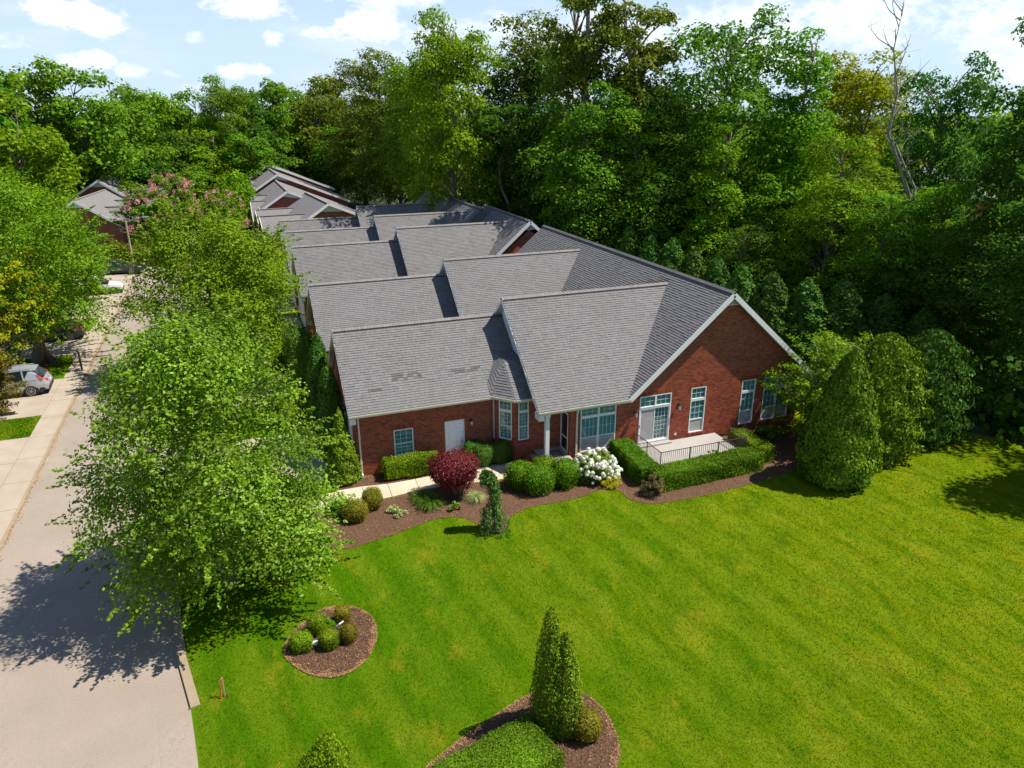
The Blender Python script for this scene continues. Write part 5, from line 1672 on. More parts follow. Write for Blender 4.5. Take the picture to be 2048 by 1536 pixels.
# label, x, y, height, variant, leaf, width factor
DIST = [
    ('tall bright green tree rising highest left of the woods', 22.4, 76, 26.4, 1, L_BRIGHT, .86),
    ('brownish olive tree beside the tall bright green one', 31.2, 79, 26.2, 0, L_OLIVE, 1.12),
    ('tall green tree with loose outline right of the bare trunks', 41.0, 56, 24.8, 3, L_MID, 1.05),
    ('tall yellow green tree with pointed top before the pale sky', 44.0, 51, 23.8, 2, L_BRIGHT, 1.1),
    ('pale yellow tree behind the dead snag', 62, 62, 22.5, 1, L_YELLOW, 1.2),
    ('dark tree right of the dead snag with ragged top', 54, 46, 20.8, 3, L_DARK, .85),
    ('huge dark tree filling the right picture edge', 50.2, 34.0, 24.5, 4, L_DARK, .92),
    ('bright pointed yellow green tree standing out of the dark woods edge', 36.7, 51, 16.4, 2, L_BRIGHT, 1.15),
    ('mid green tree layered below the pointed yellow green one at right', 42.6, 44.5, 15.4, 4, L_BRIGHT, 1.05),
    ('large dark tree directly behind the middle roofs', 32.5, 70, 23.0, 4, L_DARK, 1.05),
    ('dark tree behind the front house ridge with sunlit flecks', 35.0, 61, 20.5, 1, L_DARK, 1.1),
    ('olive tree with golden tint behind the far roofs', 25.3, 126, 26.0, 0, L_OLIVE, 1.05),
    ('golden brown tree left of the golden olive one', 24.0, 141, 25.4, 4, L_OLIVE, 1.1),
    ('green tree between the golden trees and the tall bright one', 26.9, 108, 24.9, 1, L_MID, 1.1),
    ('second green tree with knobbly top below the tall bright tree', 25.2, 95, 22.6, 0, L_BRIGHT, .85),
    ('upright green tree with forked crown at the gap in the far woods', 1.6, 142, 22.8, 1, L_MID, .95),
    ('low spreading tree with feathery sunlit layers behind the right evergreens', 47.0, 38.5, 12.2, 4, L_BRIGHT, 1.2),
    ('slender olive tree crown around the tall pale trunk', 30.2, 63, 27.0, 5, L_OLIVE, .9),
    ('sparse olive crown on bare forked limbs right of the pale trunk', 34.4, 61, 25.8, 5, L_OLIVE, 1.0),
]
GW = 'trees of the wood behind the brick row'
for i, (lab, x, y, h, v, mt, wf) in enumerate(DIST):
    s = h / 24.0
    plant('wood_tree', lab, 'tree', (x, y, 0), V_MID[v], mt, (s * wf, s * wf, s), rz=i * 1.7, group=GW)
r = np.random.default_rng(77)
# remaining trees of the wood: nothing tells them apart
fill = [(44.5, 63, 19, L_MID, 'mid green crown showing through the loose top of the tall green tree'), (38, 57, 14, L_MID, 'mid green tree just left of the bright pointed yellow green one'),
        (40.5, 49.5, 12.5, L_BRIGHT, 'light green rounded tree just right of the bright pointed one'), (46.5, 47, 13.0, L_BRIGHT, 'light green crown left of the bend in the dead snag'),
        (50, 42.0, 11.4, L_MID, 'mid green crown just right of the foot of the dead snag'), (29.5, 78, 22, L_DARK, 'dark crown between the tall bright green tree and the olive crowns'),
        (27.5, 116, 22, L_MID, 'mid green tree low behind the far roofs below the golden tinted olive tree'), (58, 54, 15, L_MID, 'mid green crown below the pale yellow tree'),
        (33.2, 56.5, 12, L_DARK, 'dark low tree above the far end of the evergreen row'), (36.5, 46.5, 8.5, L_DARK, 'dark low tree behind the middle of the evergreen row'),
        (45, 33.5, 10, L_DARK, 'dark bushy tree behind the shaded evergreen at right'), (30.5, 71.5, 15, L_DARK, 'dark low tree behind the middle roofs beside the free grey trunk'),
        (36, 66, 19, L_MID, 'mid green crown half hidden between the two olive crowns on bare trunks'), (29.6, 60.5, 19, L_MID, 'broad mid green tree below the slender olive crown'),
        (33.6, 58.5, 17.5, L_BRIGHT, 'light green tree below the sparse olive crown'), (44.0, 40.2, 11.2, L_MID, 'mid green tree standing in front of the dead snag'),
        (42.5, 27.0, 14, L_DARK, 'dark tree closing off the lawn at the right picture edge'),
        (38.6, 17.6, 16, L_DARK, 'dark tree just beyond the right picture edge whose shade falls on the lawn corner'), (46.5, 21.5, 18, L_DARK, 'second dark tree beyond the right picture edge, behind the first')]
for i, (x, y, h, mt, lab) in enumerate(fill):
    s = h / 24.0; wf = min(1.6, 1.05 * (24 / h) ** .45)
    plant('wood_tree', lab, 'tree', (x, y, 0), V_MID[i % 5], mt, (s * wf, s * wf, s), rz=float(r.uniform(0, 6)), group=GW)
GF = 'trees of the far wood across the left'
farl = [(-22, 121, 23.6, 1.0, L_BRIGHT, 'light green tree near the left edge, highest of the far wood'), (-17.2, 121.5, 22.2, 1.05, L_MID, 'broad mid green tree of the far wood above the brick house across the road'),
        (-28, 118, 24, 1.0, L_MID, 'mid green tree of the far wood cut by the left picture edge'), (-12.5, 131, 20, 1.1, L_MID, 'mid green tree of the far wood right of the broad one, above the pink blossoms'),
        (-22.5, 106, 18.6, 1.1, L_BRIGHT, 'rounded light green tree in front of the far wood at the left edge'), (-8, 146, 19.8, 1.1, L_BRIGHT, 'light green tree in the far wood left of the lowest dip of the skyline'),
        (-13, 156, 21.5, 1.0, L_MID, 'mid green treetop peeping over the far wood above the pink blossoms'), (-4, 150, 20.4, 1.05, L_MID, 'mid green tree directly left of the upright forked tree'),
        (5, 148, 20.5, 1.05, L_DARK, 'dark green tree directly right of the upright forked tree'), (9.5, 154, 22.4, 1.0, L_MID, 'tall mid green tree on the skyline above the end of the row'),
        (17.8, 158, 23.2, 1.0, L_OLIVE, 'brownish olive tree left of the golden brown one above the far roofs'), (14.0, 165, 22, 1.0, L_MID, 'mid green treetop peeping out left of the brownish olive tree'),
        (22.2, 168, 23.7, .95, L_OLIVE, 'olive treetop peeping over the golden brown tree'), (-1.6, 137, 14, 1.3, L_BRIGHT, 'low light green tree beneath the upright forked tree'),
        (-6.6, 136, 14, 1.3, L_DARK, 'low dark tree left of the low light green one'), (4.2, 136, 13.5, 1.3, L_MID, 'low mid green tree behind the far end of the row'),
        (28.5, 132, 22, 1.0, L_MID, 'mid green tree on the right side of the golden tinted olive tree'), (-10, 126, 10, 1.5, L_DARK, 'low dark tree right behind the pink flowering trees'),
        (-4.6, 126, 9, 1.6, L_MID, 'low mid green tree just left of the round pale tree'), (20.5, 150, 14, 1.28, L_MID, 'low mid green tree under the golden brown tree')]
for i, (x, y, h, wf, mt, lab) in enumerate(farl):
    s = h / 23.0
    plant('wood_tree', lab, 'tree', (x, y, 0), V_FAR[i % 3], mt, (s * wf, s * wf, s), rz=float(r.uniform(0, 6)), group=GF)


# distant wood reading as one mass, and the undergrowth below the near wood
def leaf_mass(name, seed, pts, leaf, n, mat, label):
    r = np.random.default_rng(seed); pts = np.array(pts); w = pts[:, 3] ** 2; i = r.choice(len(pts), n, p=w / w.sum())
    d = rnd_dirs(r, n); d[:, 2] = np.abs(d[:, 2])
    P = pts[i, :3] * np.array([1, 1, 0]) + d * (pts[i, 3] * r.uniform(.8, 1.05, n))[:, None] * np.c_[np.ones(n), np.ones(n), pts[i, 2] / pts[i, 3]]
    o = link(name, np_mesh(name, *quads(*leaf_cards(r, P, d + r.normal(0, .4, (n, 3)), leaf, .7)), mat), None, 'stuff')
    return tag(o, label, 'wood')


fp = []
for k in range(260):
    a = r.uniform(R_(-52), R_(82)); dd = r.uniform(185, 420)
    if a > R_(25) and r.random() < .5: dd *= .75
    fp.append((math.sin(a) * dd, math.cos(a) * dd, r.uniform(12, 19) if dd < 300 else r.uniform(14, 19), r.uniform(6, 10)))
leaf_mass('far_woods', 3, fp, 1.7, 52000, L_MID, 'far off wood closing the view on the horizon')
up_ = [(r.uniform(31, 60), r.uniform(36, 100), r.uniform(1.5, 4), r.uniform(2, 3.4)) for _ in range(150)] + [(r.uniform(38.2, 58), r.uniform(20, 40), r.uniform(1.2, 3), r.uniform(1.5, 2.6)) for _ in range(90)] + [(38.6 + r.uniform(0, 4), r.uniform(19, 29), r.uniform(.9, 2), r.uniform(1.0, 1.7)) for _ in range(26)] + [(r.uniform(-30, 0), r.uniform(124, 140), r.uniform(2, 5), r.uniform(2.5, 4)) for _ in range(90)]
up_ = [u for u in up_ if not (u[0] < 33 and u[1] < 86)]
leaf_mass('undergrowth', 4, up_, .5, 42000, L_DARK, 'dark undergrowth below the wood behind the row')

# bare grey snag
def snag(seed, base, pts, rad, label, name='dead_tree', twigs=18):
    r = np.random.default_rng(seed); T = thing(name, label, 'tree', base)
    b = MB(); b.tube(pts, rad, 8, True); b.obj('trunk', M_BARKG, T, smooth=True, local=True)
    q = MB(); P = [Vector(p) for p in pts]
    for i in range(twigs):
        f = r.uniform(.45, .98) * (len(P) - 1); k = min(int(f), len(P) - 2); p0 = P[k].lerp(P[k + 1], f - k)
        an = r.uniform(0, 6.28); L = r.uniform(1.2, 3.4) * (1.2 - .5 * f / len(P))
        d = Vector((math.cos(an), math.sin(an) * .6, r.uniform(.35, 1.1))).normalized(); p1 = p0 + d * L * .5 + Vector((0, 0, .1)); p2 = p1 + (d + Vector((0, 0, .5))).normalized() * L * .5
        q.tube([p0, p1, p2], [.045, .03, .01], 4)
        for m_ in range(3):
            s = p1.lerp(p2, r.random()); e = Vector((r.normal(), r.normal(), abs(r.normal()) + .4)).normalized()
            q.tube([s, s + e * r.uniform(.4, 1.1)], [.014, .005], 3)
    q.obj('bare_branches', M_BARKG, T, local=True)
    return T


snag(4, (47.4, 42.3, 0), [(0, 0, 0), (-.1, 0, 6), (.3, .1, 10.6), (-1.2, .3, 13.2), (-2.2, .6, 15.0), (-2.1, .5, 17.8), (-2.8, .8, 20.6), (-2.5, .8, 23.4)], [.19, .165, .15, .12, .095, .065, .04, .012], 'bare dead tree with crooked grey trunk against the pale tree', twigs=26)
snag(6, (47.8, 42.1, 0), [(.1, 0, 0), (.2, 0, 9.5), (.0, 0, 11.2), (-1.1, .3, 12.8), (-2.0, .6, 14.4)], [.15, .125, .10, .08, .045], 'second dead stem leaning across the crooked snag', twigs=6)
snag(7, (30.3, 62.5, 0), [(0, 0, 0), (.1, 0, 9), (-.1, .1, 16), (.2, 0, 21), (.1, 0, 26), (.4, 0, 29)], [.42, .36, .29, .22, .15, .05], 'tall pale trunk reaching out of the top of the picture', 'bare_trunk', 12)
snag(8, (34.2, 61.0, 0), [(0, 0, 0), (0, 0, 12), (.1, 0, 19), (-.9, 0, 23), (-1.2, .2, 27)], [.4, .34, .24, .16, .06], 'forked bare limbs beside the tall pale trunk', 'bare_trunk', 16)
plant('wood_tree', 'dark crown on a straight grey trunk standing free behind the middle roofs', 'tree', (27.3, 74.3, 0), V_MID[5], L_DARK, (.95, .95, .74), 1.0, GW, M_BARKG)

# evergreens behind and beside the house
cm1 = conifer_mesh(70, 7.0, 1.5, 9000, .24, 'flame', .10)
GC = 'dark evergreens in the row behind the house'
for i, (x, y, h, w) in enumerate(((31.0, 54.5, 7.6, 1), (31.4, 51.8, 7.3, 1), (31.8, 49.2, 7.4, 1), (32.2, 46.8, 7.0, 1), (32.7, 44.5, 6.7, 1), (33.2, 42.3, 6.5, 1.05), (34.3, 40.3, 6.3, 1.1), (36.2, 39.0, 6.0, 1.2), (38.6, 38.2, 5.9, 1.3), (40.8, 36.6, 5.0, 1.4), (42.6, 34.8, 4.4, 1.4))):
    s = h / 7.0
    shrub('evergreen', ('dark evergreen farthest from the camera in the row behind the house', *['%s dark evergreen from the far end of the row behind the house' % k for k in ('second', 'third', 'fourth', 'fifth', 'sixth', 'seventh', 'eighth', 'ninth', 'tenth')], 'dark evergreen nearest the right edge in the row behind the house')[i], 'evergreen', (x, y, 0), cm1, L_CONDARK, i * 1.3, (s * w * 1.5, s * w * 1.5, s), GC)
cm2 = conifer_mesh(71, 7.0, 2.0, 15000, .19, 'flame', .17)
shrub('evergreen', 'broad sunlit evergreen nearest the lawn corner right of the patio', 'evergreen', (25.7, 24.2, 0), conifer_mesh(79, 6.6, 1.95, 15000, .17, 'flame', .09), L_CONIFER, .3)
shrub('evergreen', 'tall sunlit evergreen in the middle of the three by the lawn', 'evergreen', (29.7, 25.9, 0), conifer_mesh(77, 6.4, 2.0, 14000, .19, 'egg', .2), L_CONIFER, 2.0)
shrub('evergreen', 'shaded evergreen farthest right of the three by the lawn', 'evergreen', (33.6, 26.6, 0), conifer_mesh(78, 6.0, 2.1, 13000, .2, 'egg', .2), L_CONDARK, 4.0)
mt_ = tree_meshes(25, 5.7, .7, 2.6, 150, 70, .15, 'broad', 2, .12, .5, 1.1, .3, .3, .2, .6, L_STREET, M_BARKG)
plant('small_tree', 'small leafy tree at the right corner of the brick gable', 'tree', (27.6, 28.0, 0), mt_, L_STREET)
plant('small_tree', 'leafy branches between the two sunlit evergreens', 'tree', (28.7, 27.3, 0), mt_, L_STREET, 1.08, 2.0)
# clipped cones by the garage corner
cc = conifer_mesh(72, 3.9, .95, 7500, .12, 'cone', .10)
shrub('cone_shrub', 'bright green cone evergreen at the near garage corner', 'evergreen', (3.55, 32.6, 0), cc, L_CONIFER, 0, (1.0, 1.0, .98))
cc2 = conifer_mesh(73, 5.4, .72, 8000, .13, 'egg', .10)
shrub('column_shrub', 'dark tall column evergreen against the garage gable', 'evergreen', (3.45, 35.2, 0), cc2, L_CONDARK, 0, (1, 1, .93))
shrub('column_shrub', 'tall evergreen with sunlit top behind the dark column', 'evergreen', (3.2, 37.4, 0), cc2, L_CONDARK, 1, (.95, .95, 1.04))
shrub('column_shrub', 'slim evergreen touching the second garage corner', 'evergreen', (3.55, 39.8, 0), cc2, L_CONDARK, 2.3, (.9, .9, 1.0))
shrub('block_shrub', 'dark flat topped clipped shrub before the second garage', 'shrub', (3.0, 46.4, 0), clipped(74, .95, .95, 2.0, 5000, .12, 5), L_CONDARK)
shrub('ball_shrub', 'large yellow green ball shrub between the driveway and the first garage', 'shrub', (2.0, 40.8, 0), clipped(75, 1.3, 1.3, .95, 5000, .10, 2.4), L_YEW)
shrub('ball_shrub', 'bright ball shrub below the second street tree', 'shrub', (1.0, 49.5, 0), clipped(76, 1.3, 1.3, .9, 4000, .12, 2.4), L_BOX)

# ------------------------------------------------------------------ shrubs of the front bed
bx = clipped(80, .62, .60, .56, 5200, .058, 3.0, .04)
GB = 'clipped balls by the porch'
shrub('boxwood', 'clipped bright ball nearest the lawn in the group before the porch', 'shrub', (11.85, 28.25, 0), clipped(81, .72, .70, .66, 6500, .058, 3.2, .04), L_BOX, 0, 1, GB)
shrub('boxwood', 'clipped ball left of the group before the porch, half behind another', 'shrub', (11.25, 28.95, 0), clipped(82, .70, .66, .62, 6000, .058, 3.2, .04), L_BOX, .4, 1, GB)
shrub('boxwood', 'clipped ball in front of the white porch column', 'shrub', (12.65, 29.25, 0), bx, L_BOX, 1.2, 1.02, GB)
shrub('boxwood', 'clipped ball next to the white hydrangea', 'shrub', (13.25, 28.35, 0), clipped(83, .66, .62, .66, 6000, .058, 3.2, .04), L_BOX, 2.0, 1, GB)
GD = 'dark clipped balls by the bay window'
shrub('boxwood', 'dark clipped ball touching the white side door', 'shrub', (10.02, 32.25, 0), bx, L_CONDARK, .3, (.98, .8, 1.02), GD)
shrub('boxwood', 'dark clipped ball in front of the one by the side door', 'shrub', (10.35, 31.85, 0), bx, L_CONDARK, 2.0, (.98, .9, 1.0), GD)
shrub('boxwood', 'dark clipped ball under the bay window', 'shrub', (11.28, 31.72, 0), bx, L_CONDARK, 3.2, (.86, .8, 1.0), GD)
hd = hedge_mesh(84, 2.75, .95, .80, 9500, .07, .07)
o = shrub('clipped_hedge', 'flat clipped yew hedge under the small garage window', 'hedge', (6.75, 32.05, 0.12), hd, L_YEW, R_(-2))
MB().tube([(6.2, 32.1, 0), (6.2, 32.1, .3)], .05).obj('stem', M_BARK, o).matrix_parent_inverse = Matrix.Identity(4)
for ch in o.children: ch.location = (0, 0, 0); ch.data.transform(Matrix.Translation((-6.75, -32.05, -.12)))
maple = thing('red_maple', 'rounded maroon leaved shrub in front of the white side door', 'shrub', (8.1, 29.25, 0))
rm = tree_meshes(85, 2.15, .55, 1.12, 150, 62, .095, 'oval', 3, .06, .6, 1.25, .15, .3, 0, .5, L_RED, M_BARK)
link('trunk', rm[0], maple); 
link('crown', clipped(86, 1.02, .97, .76, 7500, .095, 2.9, .06, .06, .12), maple, None, L_RED).location = (0, 0, .55)
shrub('boxwood', 'small clipped ball with bronze tips beside the walk', 'shrub', (4.32, 29.45, 0), clipped(87, .46, .46, .50, 3600, .055, 2.3, .05), L_BOXYEL)
shrub('boxwood', 'olive green ball at the lawn end of the bed below the large tree', 'shrub', (3.45, 28.75, 0), clipped(88, .55, .55, .45, 3600, .06, 2.3, .06), L_BOXYEL)
shrub('boxwood', 'loose green shrub beside the walk end under the large tree', 'shrub', (3.0, 29.5, 0), loose_mesh(89, .75, .85, 1600, .09), L_STREET)
shrub('ground_plant', 'low pale variegated plant on the mulch', 'plant', (5.15, 28.6, 0), loose_mesh(90, .55, .30, 700, .085, .5), L_PALE, .5, (.8, 1.25, 1))
tf = tuft_mesh(91, .75, .42, 420, .014)
shrub('strap_plant', 'dark green grassy clump in the shade of the maroon shrub', 'plant', (6.75, 28.6, 0), tf, L_LIRI, 0, 1.0)
shrub('strap_plant', 'dark grassy clump behind the first one at the maroon shrub', 'plant', (6.6, 29.3, 0), tf, L_LIRI, 2, .9)
shrub('strap_plant', 'light green grassy clump right of the maroon shrub', 'plant', (8.85, 28.45, 0), tf, L_PALE, 1, .75)
shrub('ground_plant', 'small bright green plant below the maroon shrub', 'plant', (7.75, 27.95, 0), loose_mesh(92, .3, .35, 320, .09), L_STREET)
shrub('gold_shrub', 'small golden feathery shrub at the foot of the hydrangea', 'shrub', (15.25, 27.45, 0), loose_mesh(94, .55, .65, 1900, .06), L_GOLD)
shrub('rose_bush', 'reddish loose bush between the two clipped hedge arms', 'shrub', (16.75, 26.0, 0), loose_mesh(95, .62, 1.05, 2000, .075, 1), L_ROSE)
# hydrangea with separate flower heads
hy = thing('hydrangea', 'white flowering hydrangea full of round heads left of the patio', 'shrub', (15.0, 28.55, 0))
link('foliage', loose_mesh(96, 1.15, 1.25, 3600, .11, 1), hy, None, L_STREET)


def head_mesh(seed, R):
    r = np.random.default_rng(seed); n = 130; d = rnd_dirs(r, n)
    V, F = quads(*leaf_cards(r, d * R * r.uniform(.86, 1.04, n)[:, None], d + r.normal(0, .25, (n, 3)), R * .55, .85))
    return np_mesh('flower_head', V, F)


hm = [head_mesh(97 + i, .112) for i in range(3)]
r2 = np.random.default_rng(5)
k = 0
while k < 88:
    d = rnd_dirs(r2, 1)[0]; d[2] = abs(d[2])
    if d[1] > .55: continue
    p = d * np.array([1.2, 1.15, 1.3]) * r2.uniform(.93, 1.08) + np.array([0, 0, .05])
    if p[2] < .25: continue
    o = link('flower_head', hm[k % 3], hy, None, M_PETAL); o.location = p; s = r2.uniform(.7, 1.25); o.scale = (s, s, s * .85); k += 1
# weeping conifer
wp = thing('weeping_tree', 'weeping blue green conifer with bowed tip at the lawn edge', 'tree', (8.82, 25.75, 0))
wt = [(0, 0, 0), (.05, 0, .5), (-.05, .02, 1.0), (.08, .05, 1.6), (.02, .1, 2.2), (-.10, .12, 2.5), (-.24, .12, 2.68), (-.38, .1, 2.62)]
b = MB(); b.tube(wt, [.06, .055, .05, .045, .035, .025, .018, .01], 6); b.obj('trunk', M_BARKG, wp, local=True, smooth=True)
r = np.random.default_rng(9); Vs = []; bb = MB(); CP = []; CT = []
for i in range(230):
    f = r.uniform(.02, 1) ** .9 * 7; kk = min(int(f), 6); p = np.array(wt[kk]) + (np.array(wt[kk + 1]) - np.array(wt[kk])) * (f - kk)
    an = r.uniform(0, 6.28); L = r.uniform(.25, .75) * (1.15 - .5 * p[2] / 2.8); d = np.array([math.cos(an), math.sin(an), 0]) * (.78 if p[2] < .7 else (.5 if p[2] < 1.3 else .26)) * r.uniform(.5, 1.15)
    for j in range(26):
        u = r.random(); q = p + d * min(1, u * 1.8) + np.array([0, 0, .12 * math.sin(min(1, u * 2) * 3.1) - L * u * u * 1.25]); q[2] = max(q[2], .05)
        CP.append(q + r.normal(0, .035, 3)); CT.append((d[0] * .4, d[1] * .4, -1))
CP = np.array(CP); CT = np.array(CT)
link('foliage', np_mesh('foliage', *quads(*leaf_cards(r, CP, r.normal(0, 1, CP.shape), .13, .34, CT + r.normal(0, .3, CP.shape))), L_WEEP), wp)

# patio hedges
shrub('clipped_hedge', 'long clipped hedge along the front of the patio railing', 'hedge', (20.0, 26.62, 0), hedge_mesh(101, 6.2, 1.15, .92, 21000, .065, .05), L_BOX, R_(2))
shrub('clipped_hedge', 'clipped hedge arm on the left side of the patio', 'hedge', (17.15, 28.55, 0), hedge_mesh(102, 1.15, 3.5, .95, 13000, .065, .05), L_BOX, R_(-3))
shrub('clipped_hedge', 'short clipped hedge arm on the right side of the patio', 'hedge', (23.75, 28.1, 0), hedge_mesh(103, 1.0, 2.6, .85, 8000, .065, .06), L_BOX, 0)
shrub('low_shrub', 'light green low shrub under the right double window', 'shrub', (25.9, 29.3, 0), loose_mesh(104, .8, .75, 1500, .10), L_STREET)
shrub('low_shrub', 'small reddish shrub behind the right end of the railing', 'shrub', (24.75, 29.75, 0), loose_mesh(105, .5, .85, 900, .08), L_ROSE)
shrub('ground_plant', 'bright yellow green weed growing through the front railing', 'plant', (20.75, 27.05, .80), loose_mesh(106, .32, .34, 420, .07), L_BRIGHT)

# round bed
GR_ = 'clipped shrubs in the round bed'
rb = clipped(110, .31, .31, .33, 3200, .045, 3.0, .035)
shrub('boxwood', 'clipped dark green ball leftmost in the round bed', 'shrub', (.39, 21.05, 0), rb, L_YEW, 0, (1.12, 1.08, 1.0), GR_)
shrub('boxwood', 'clipped dark green ball at the back left of the round bed', 'shrub', (.98, 21.72, 0), rb, L_YEW, 1, (.96, .94, 1.12), GR_)
shrub('boxwood', 'clipped green ball in front of the round lid', 'shrub', (1.27, 20.84, 0), rb, L_YEW, 2, (1.0, .98, 1.0), GR_)
shrub('boxwood', 'bronze tipped ball at the back of the round bed', 'shrub', (1.88, 22.0, 0), rb, L_BOXYEL, 3, (.84, .82, .98), GR_)
shrub('boxwood', 'orange tipped ball at the right of the round bed', 'shrub', (1.92, 20.9, 0), rb, L_BOXYEL, 4, (.88, .86, 1.02), GR_)
shrub('ground_plant', 'bright green leafy plant in the middle of the round bed', 'plant', (1.45, 21.72, 0), loose_mesh(111, .26, .42, 520, .085), L_BRIGHT)
lid = MB().cyl((.84, 21.16, .015), .13, .03, 20).obj('utility_cover', M_LID)
tag(lid, 'pale green round utility lid between the clipped balls', 'lid')
for dx in (-.05, .05): MB().cyl((.84 + dx, 21.16, .045), .012, .006, 8).obj('lid_bolt', M_BLACK, lid)
orn = thing('spotlight', 'small white and grey garden light on a dark stake in the round bed', 'garden light', (1.62, 21.42, 0))
MB().tube([(0, 0, 0), (0, 0, .26)], .018, 6).obj('stake', M_BLACK, orn, local=True); MB().tube([(-.08, -.02, .24), (.0, .0, .30), (.08, .02, .34)], [.05, .055, .04], 8).obj('lamp_head', M_METAL, orn, local=True)
MB().beam((.08, .02, .34), (.24, .07, .39), .04, .04).obj('solar_arm', M_WHITE, orn, local=True)
# bottom bed
shrub('arborvitae', 'tall evergreen with several pointed tips in the bottom bed', 'evergreen', (6.95, 15.0, 0), conifer_mesh(112, 4.25, .93, 19000, .075, 'spire', .09, 3), L_CONIFER, 2.6)
shrub('boxwood', 'round bronze green ball beside the pointed evergreen', 'shrub', (7.62, 14.42, 0), clipped(113, .42, .42, .44, 4200, .05, 2.5, .05), L_BOXYEL)
shrub('clipped_hedge', 'low clipped hedge cut off by the bottom picture edge', 'hedge', (4.62, 13.86, 0), hedge_mesh(114, 3.5, 1.8, .78, 19000, .05, .04), L_BOX, R_(15))
shrub('conifer_tip', 'top of a small yellow green conifer at the bottom picture edge', 'evergreen', (.42, 14.5, 0), conifer_mesh(115, 2.45, .9, 9000, .07, 'egg', .16, 2), L_YEW, .2)

# stake with ribbon
s_ = thing('survey_stake', 'wooden stake with red ribbon stuck in the lawn', 'stake', (-2.02, 19.72, 0))
MB().box(-.02, .02, -.01, .01, 0, .72).obj('stake', M_STAKE, s_, local=True)
MB().tube([(-.02, -.015, .68), (-.09, -.03, .58), (-.08, -.02, .3), (-.12, -.05, .06)], [.02, .016, .016, .03], 5).obj('ribbon', M_RIBBON, s_, local=True)
MB().tube([(-.02, -.02, .70), (-.10, -.04, .66)], [.016, .012], 5).obj('ribbon_knot', M_RIBBON, s_, local=True)
MB().tube([(0.06, 0, .01), (.1, .02, .04)], [.05, .03], 6).obj('loose_soil', M_CHIP, s_, local=True)

# ------------------------------------------------------------------ patio and railing
pt = MB().box(18.02, 23.08, 27.55, 30.28, 0, .32).obj('patio', M_PATIO)
tag(pt, 'raised grey concrete patio behind the clipped hedge', 'patio')
MB().box(18.3, 20.2, 29.95, 30.28, .32, .40).obj('door_step', M_PATIO, pt)
rail = thing('patio_railing', 'thin dark metal railing round the raised patio', 'railing', (18.05, 27.6, .32))


def rail_run(a, b):
    a, b = Vector(a), Vector(b); L = (b - a).length; t_ = (b - a) / L; n = int(L / .115)
    for z, w in ((.88, .04), (.08, .028)):
        MB().beam(a + ZV * z, b + ZV * z, w, .022).obj('rail', M_IRON, rail, local=True)
    bal = None
    for i in range(1, n):
        p = a + t_ * (L * i / n)
        if bal is None: bal = MB().box(-.0075, .0075, -.0075, .0075, .08, .87).mesh('baluster', M_IRON)
        o = link('baluster', bal, rail); o.location = p
    return n


rail_run((0, 0, 0), (4.98, .02, 0)); rail_run((0, 0, 0), (0, 2.62, 0)); rail_run((4.98, .02, 0), (4.98, 1.45, 0))
for p in ((0, 0), (1.66, .005), (3.32, .01), (4.98, .02), (0, 1.3), (0, 2.62), (4.98, 1.45)):
    MB().box(p[0] - .02, p[0] + .02, p[1] - .02, p[1] + .02, 0, .91).obj('post', M_IRON, rail, local=True)

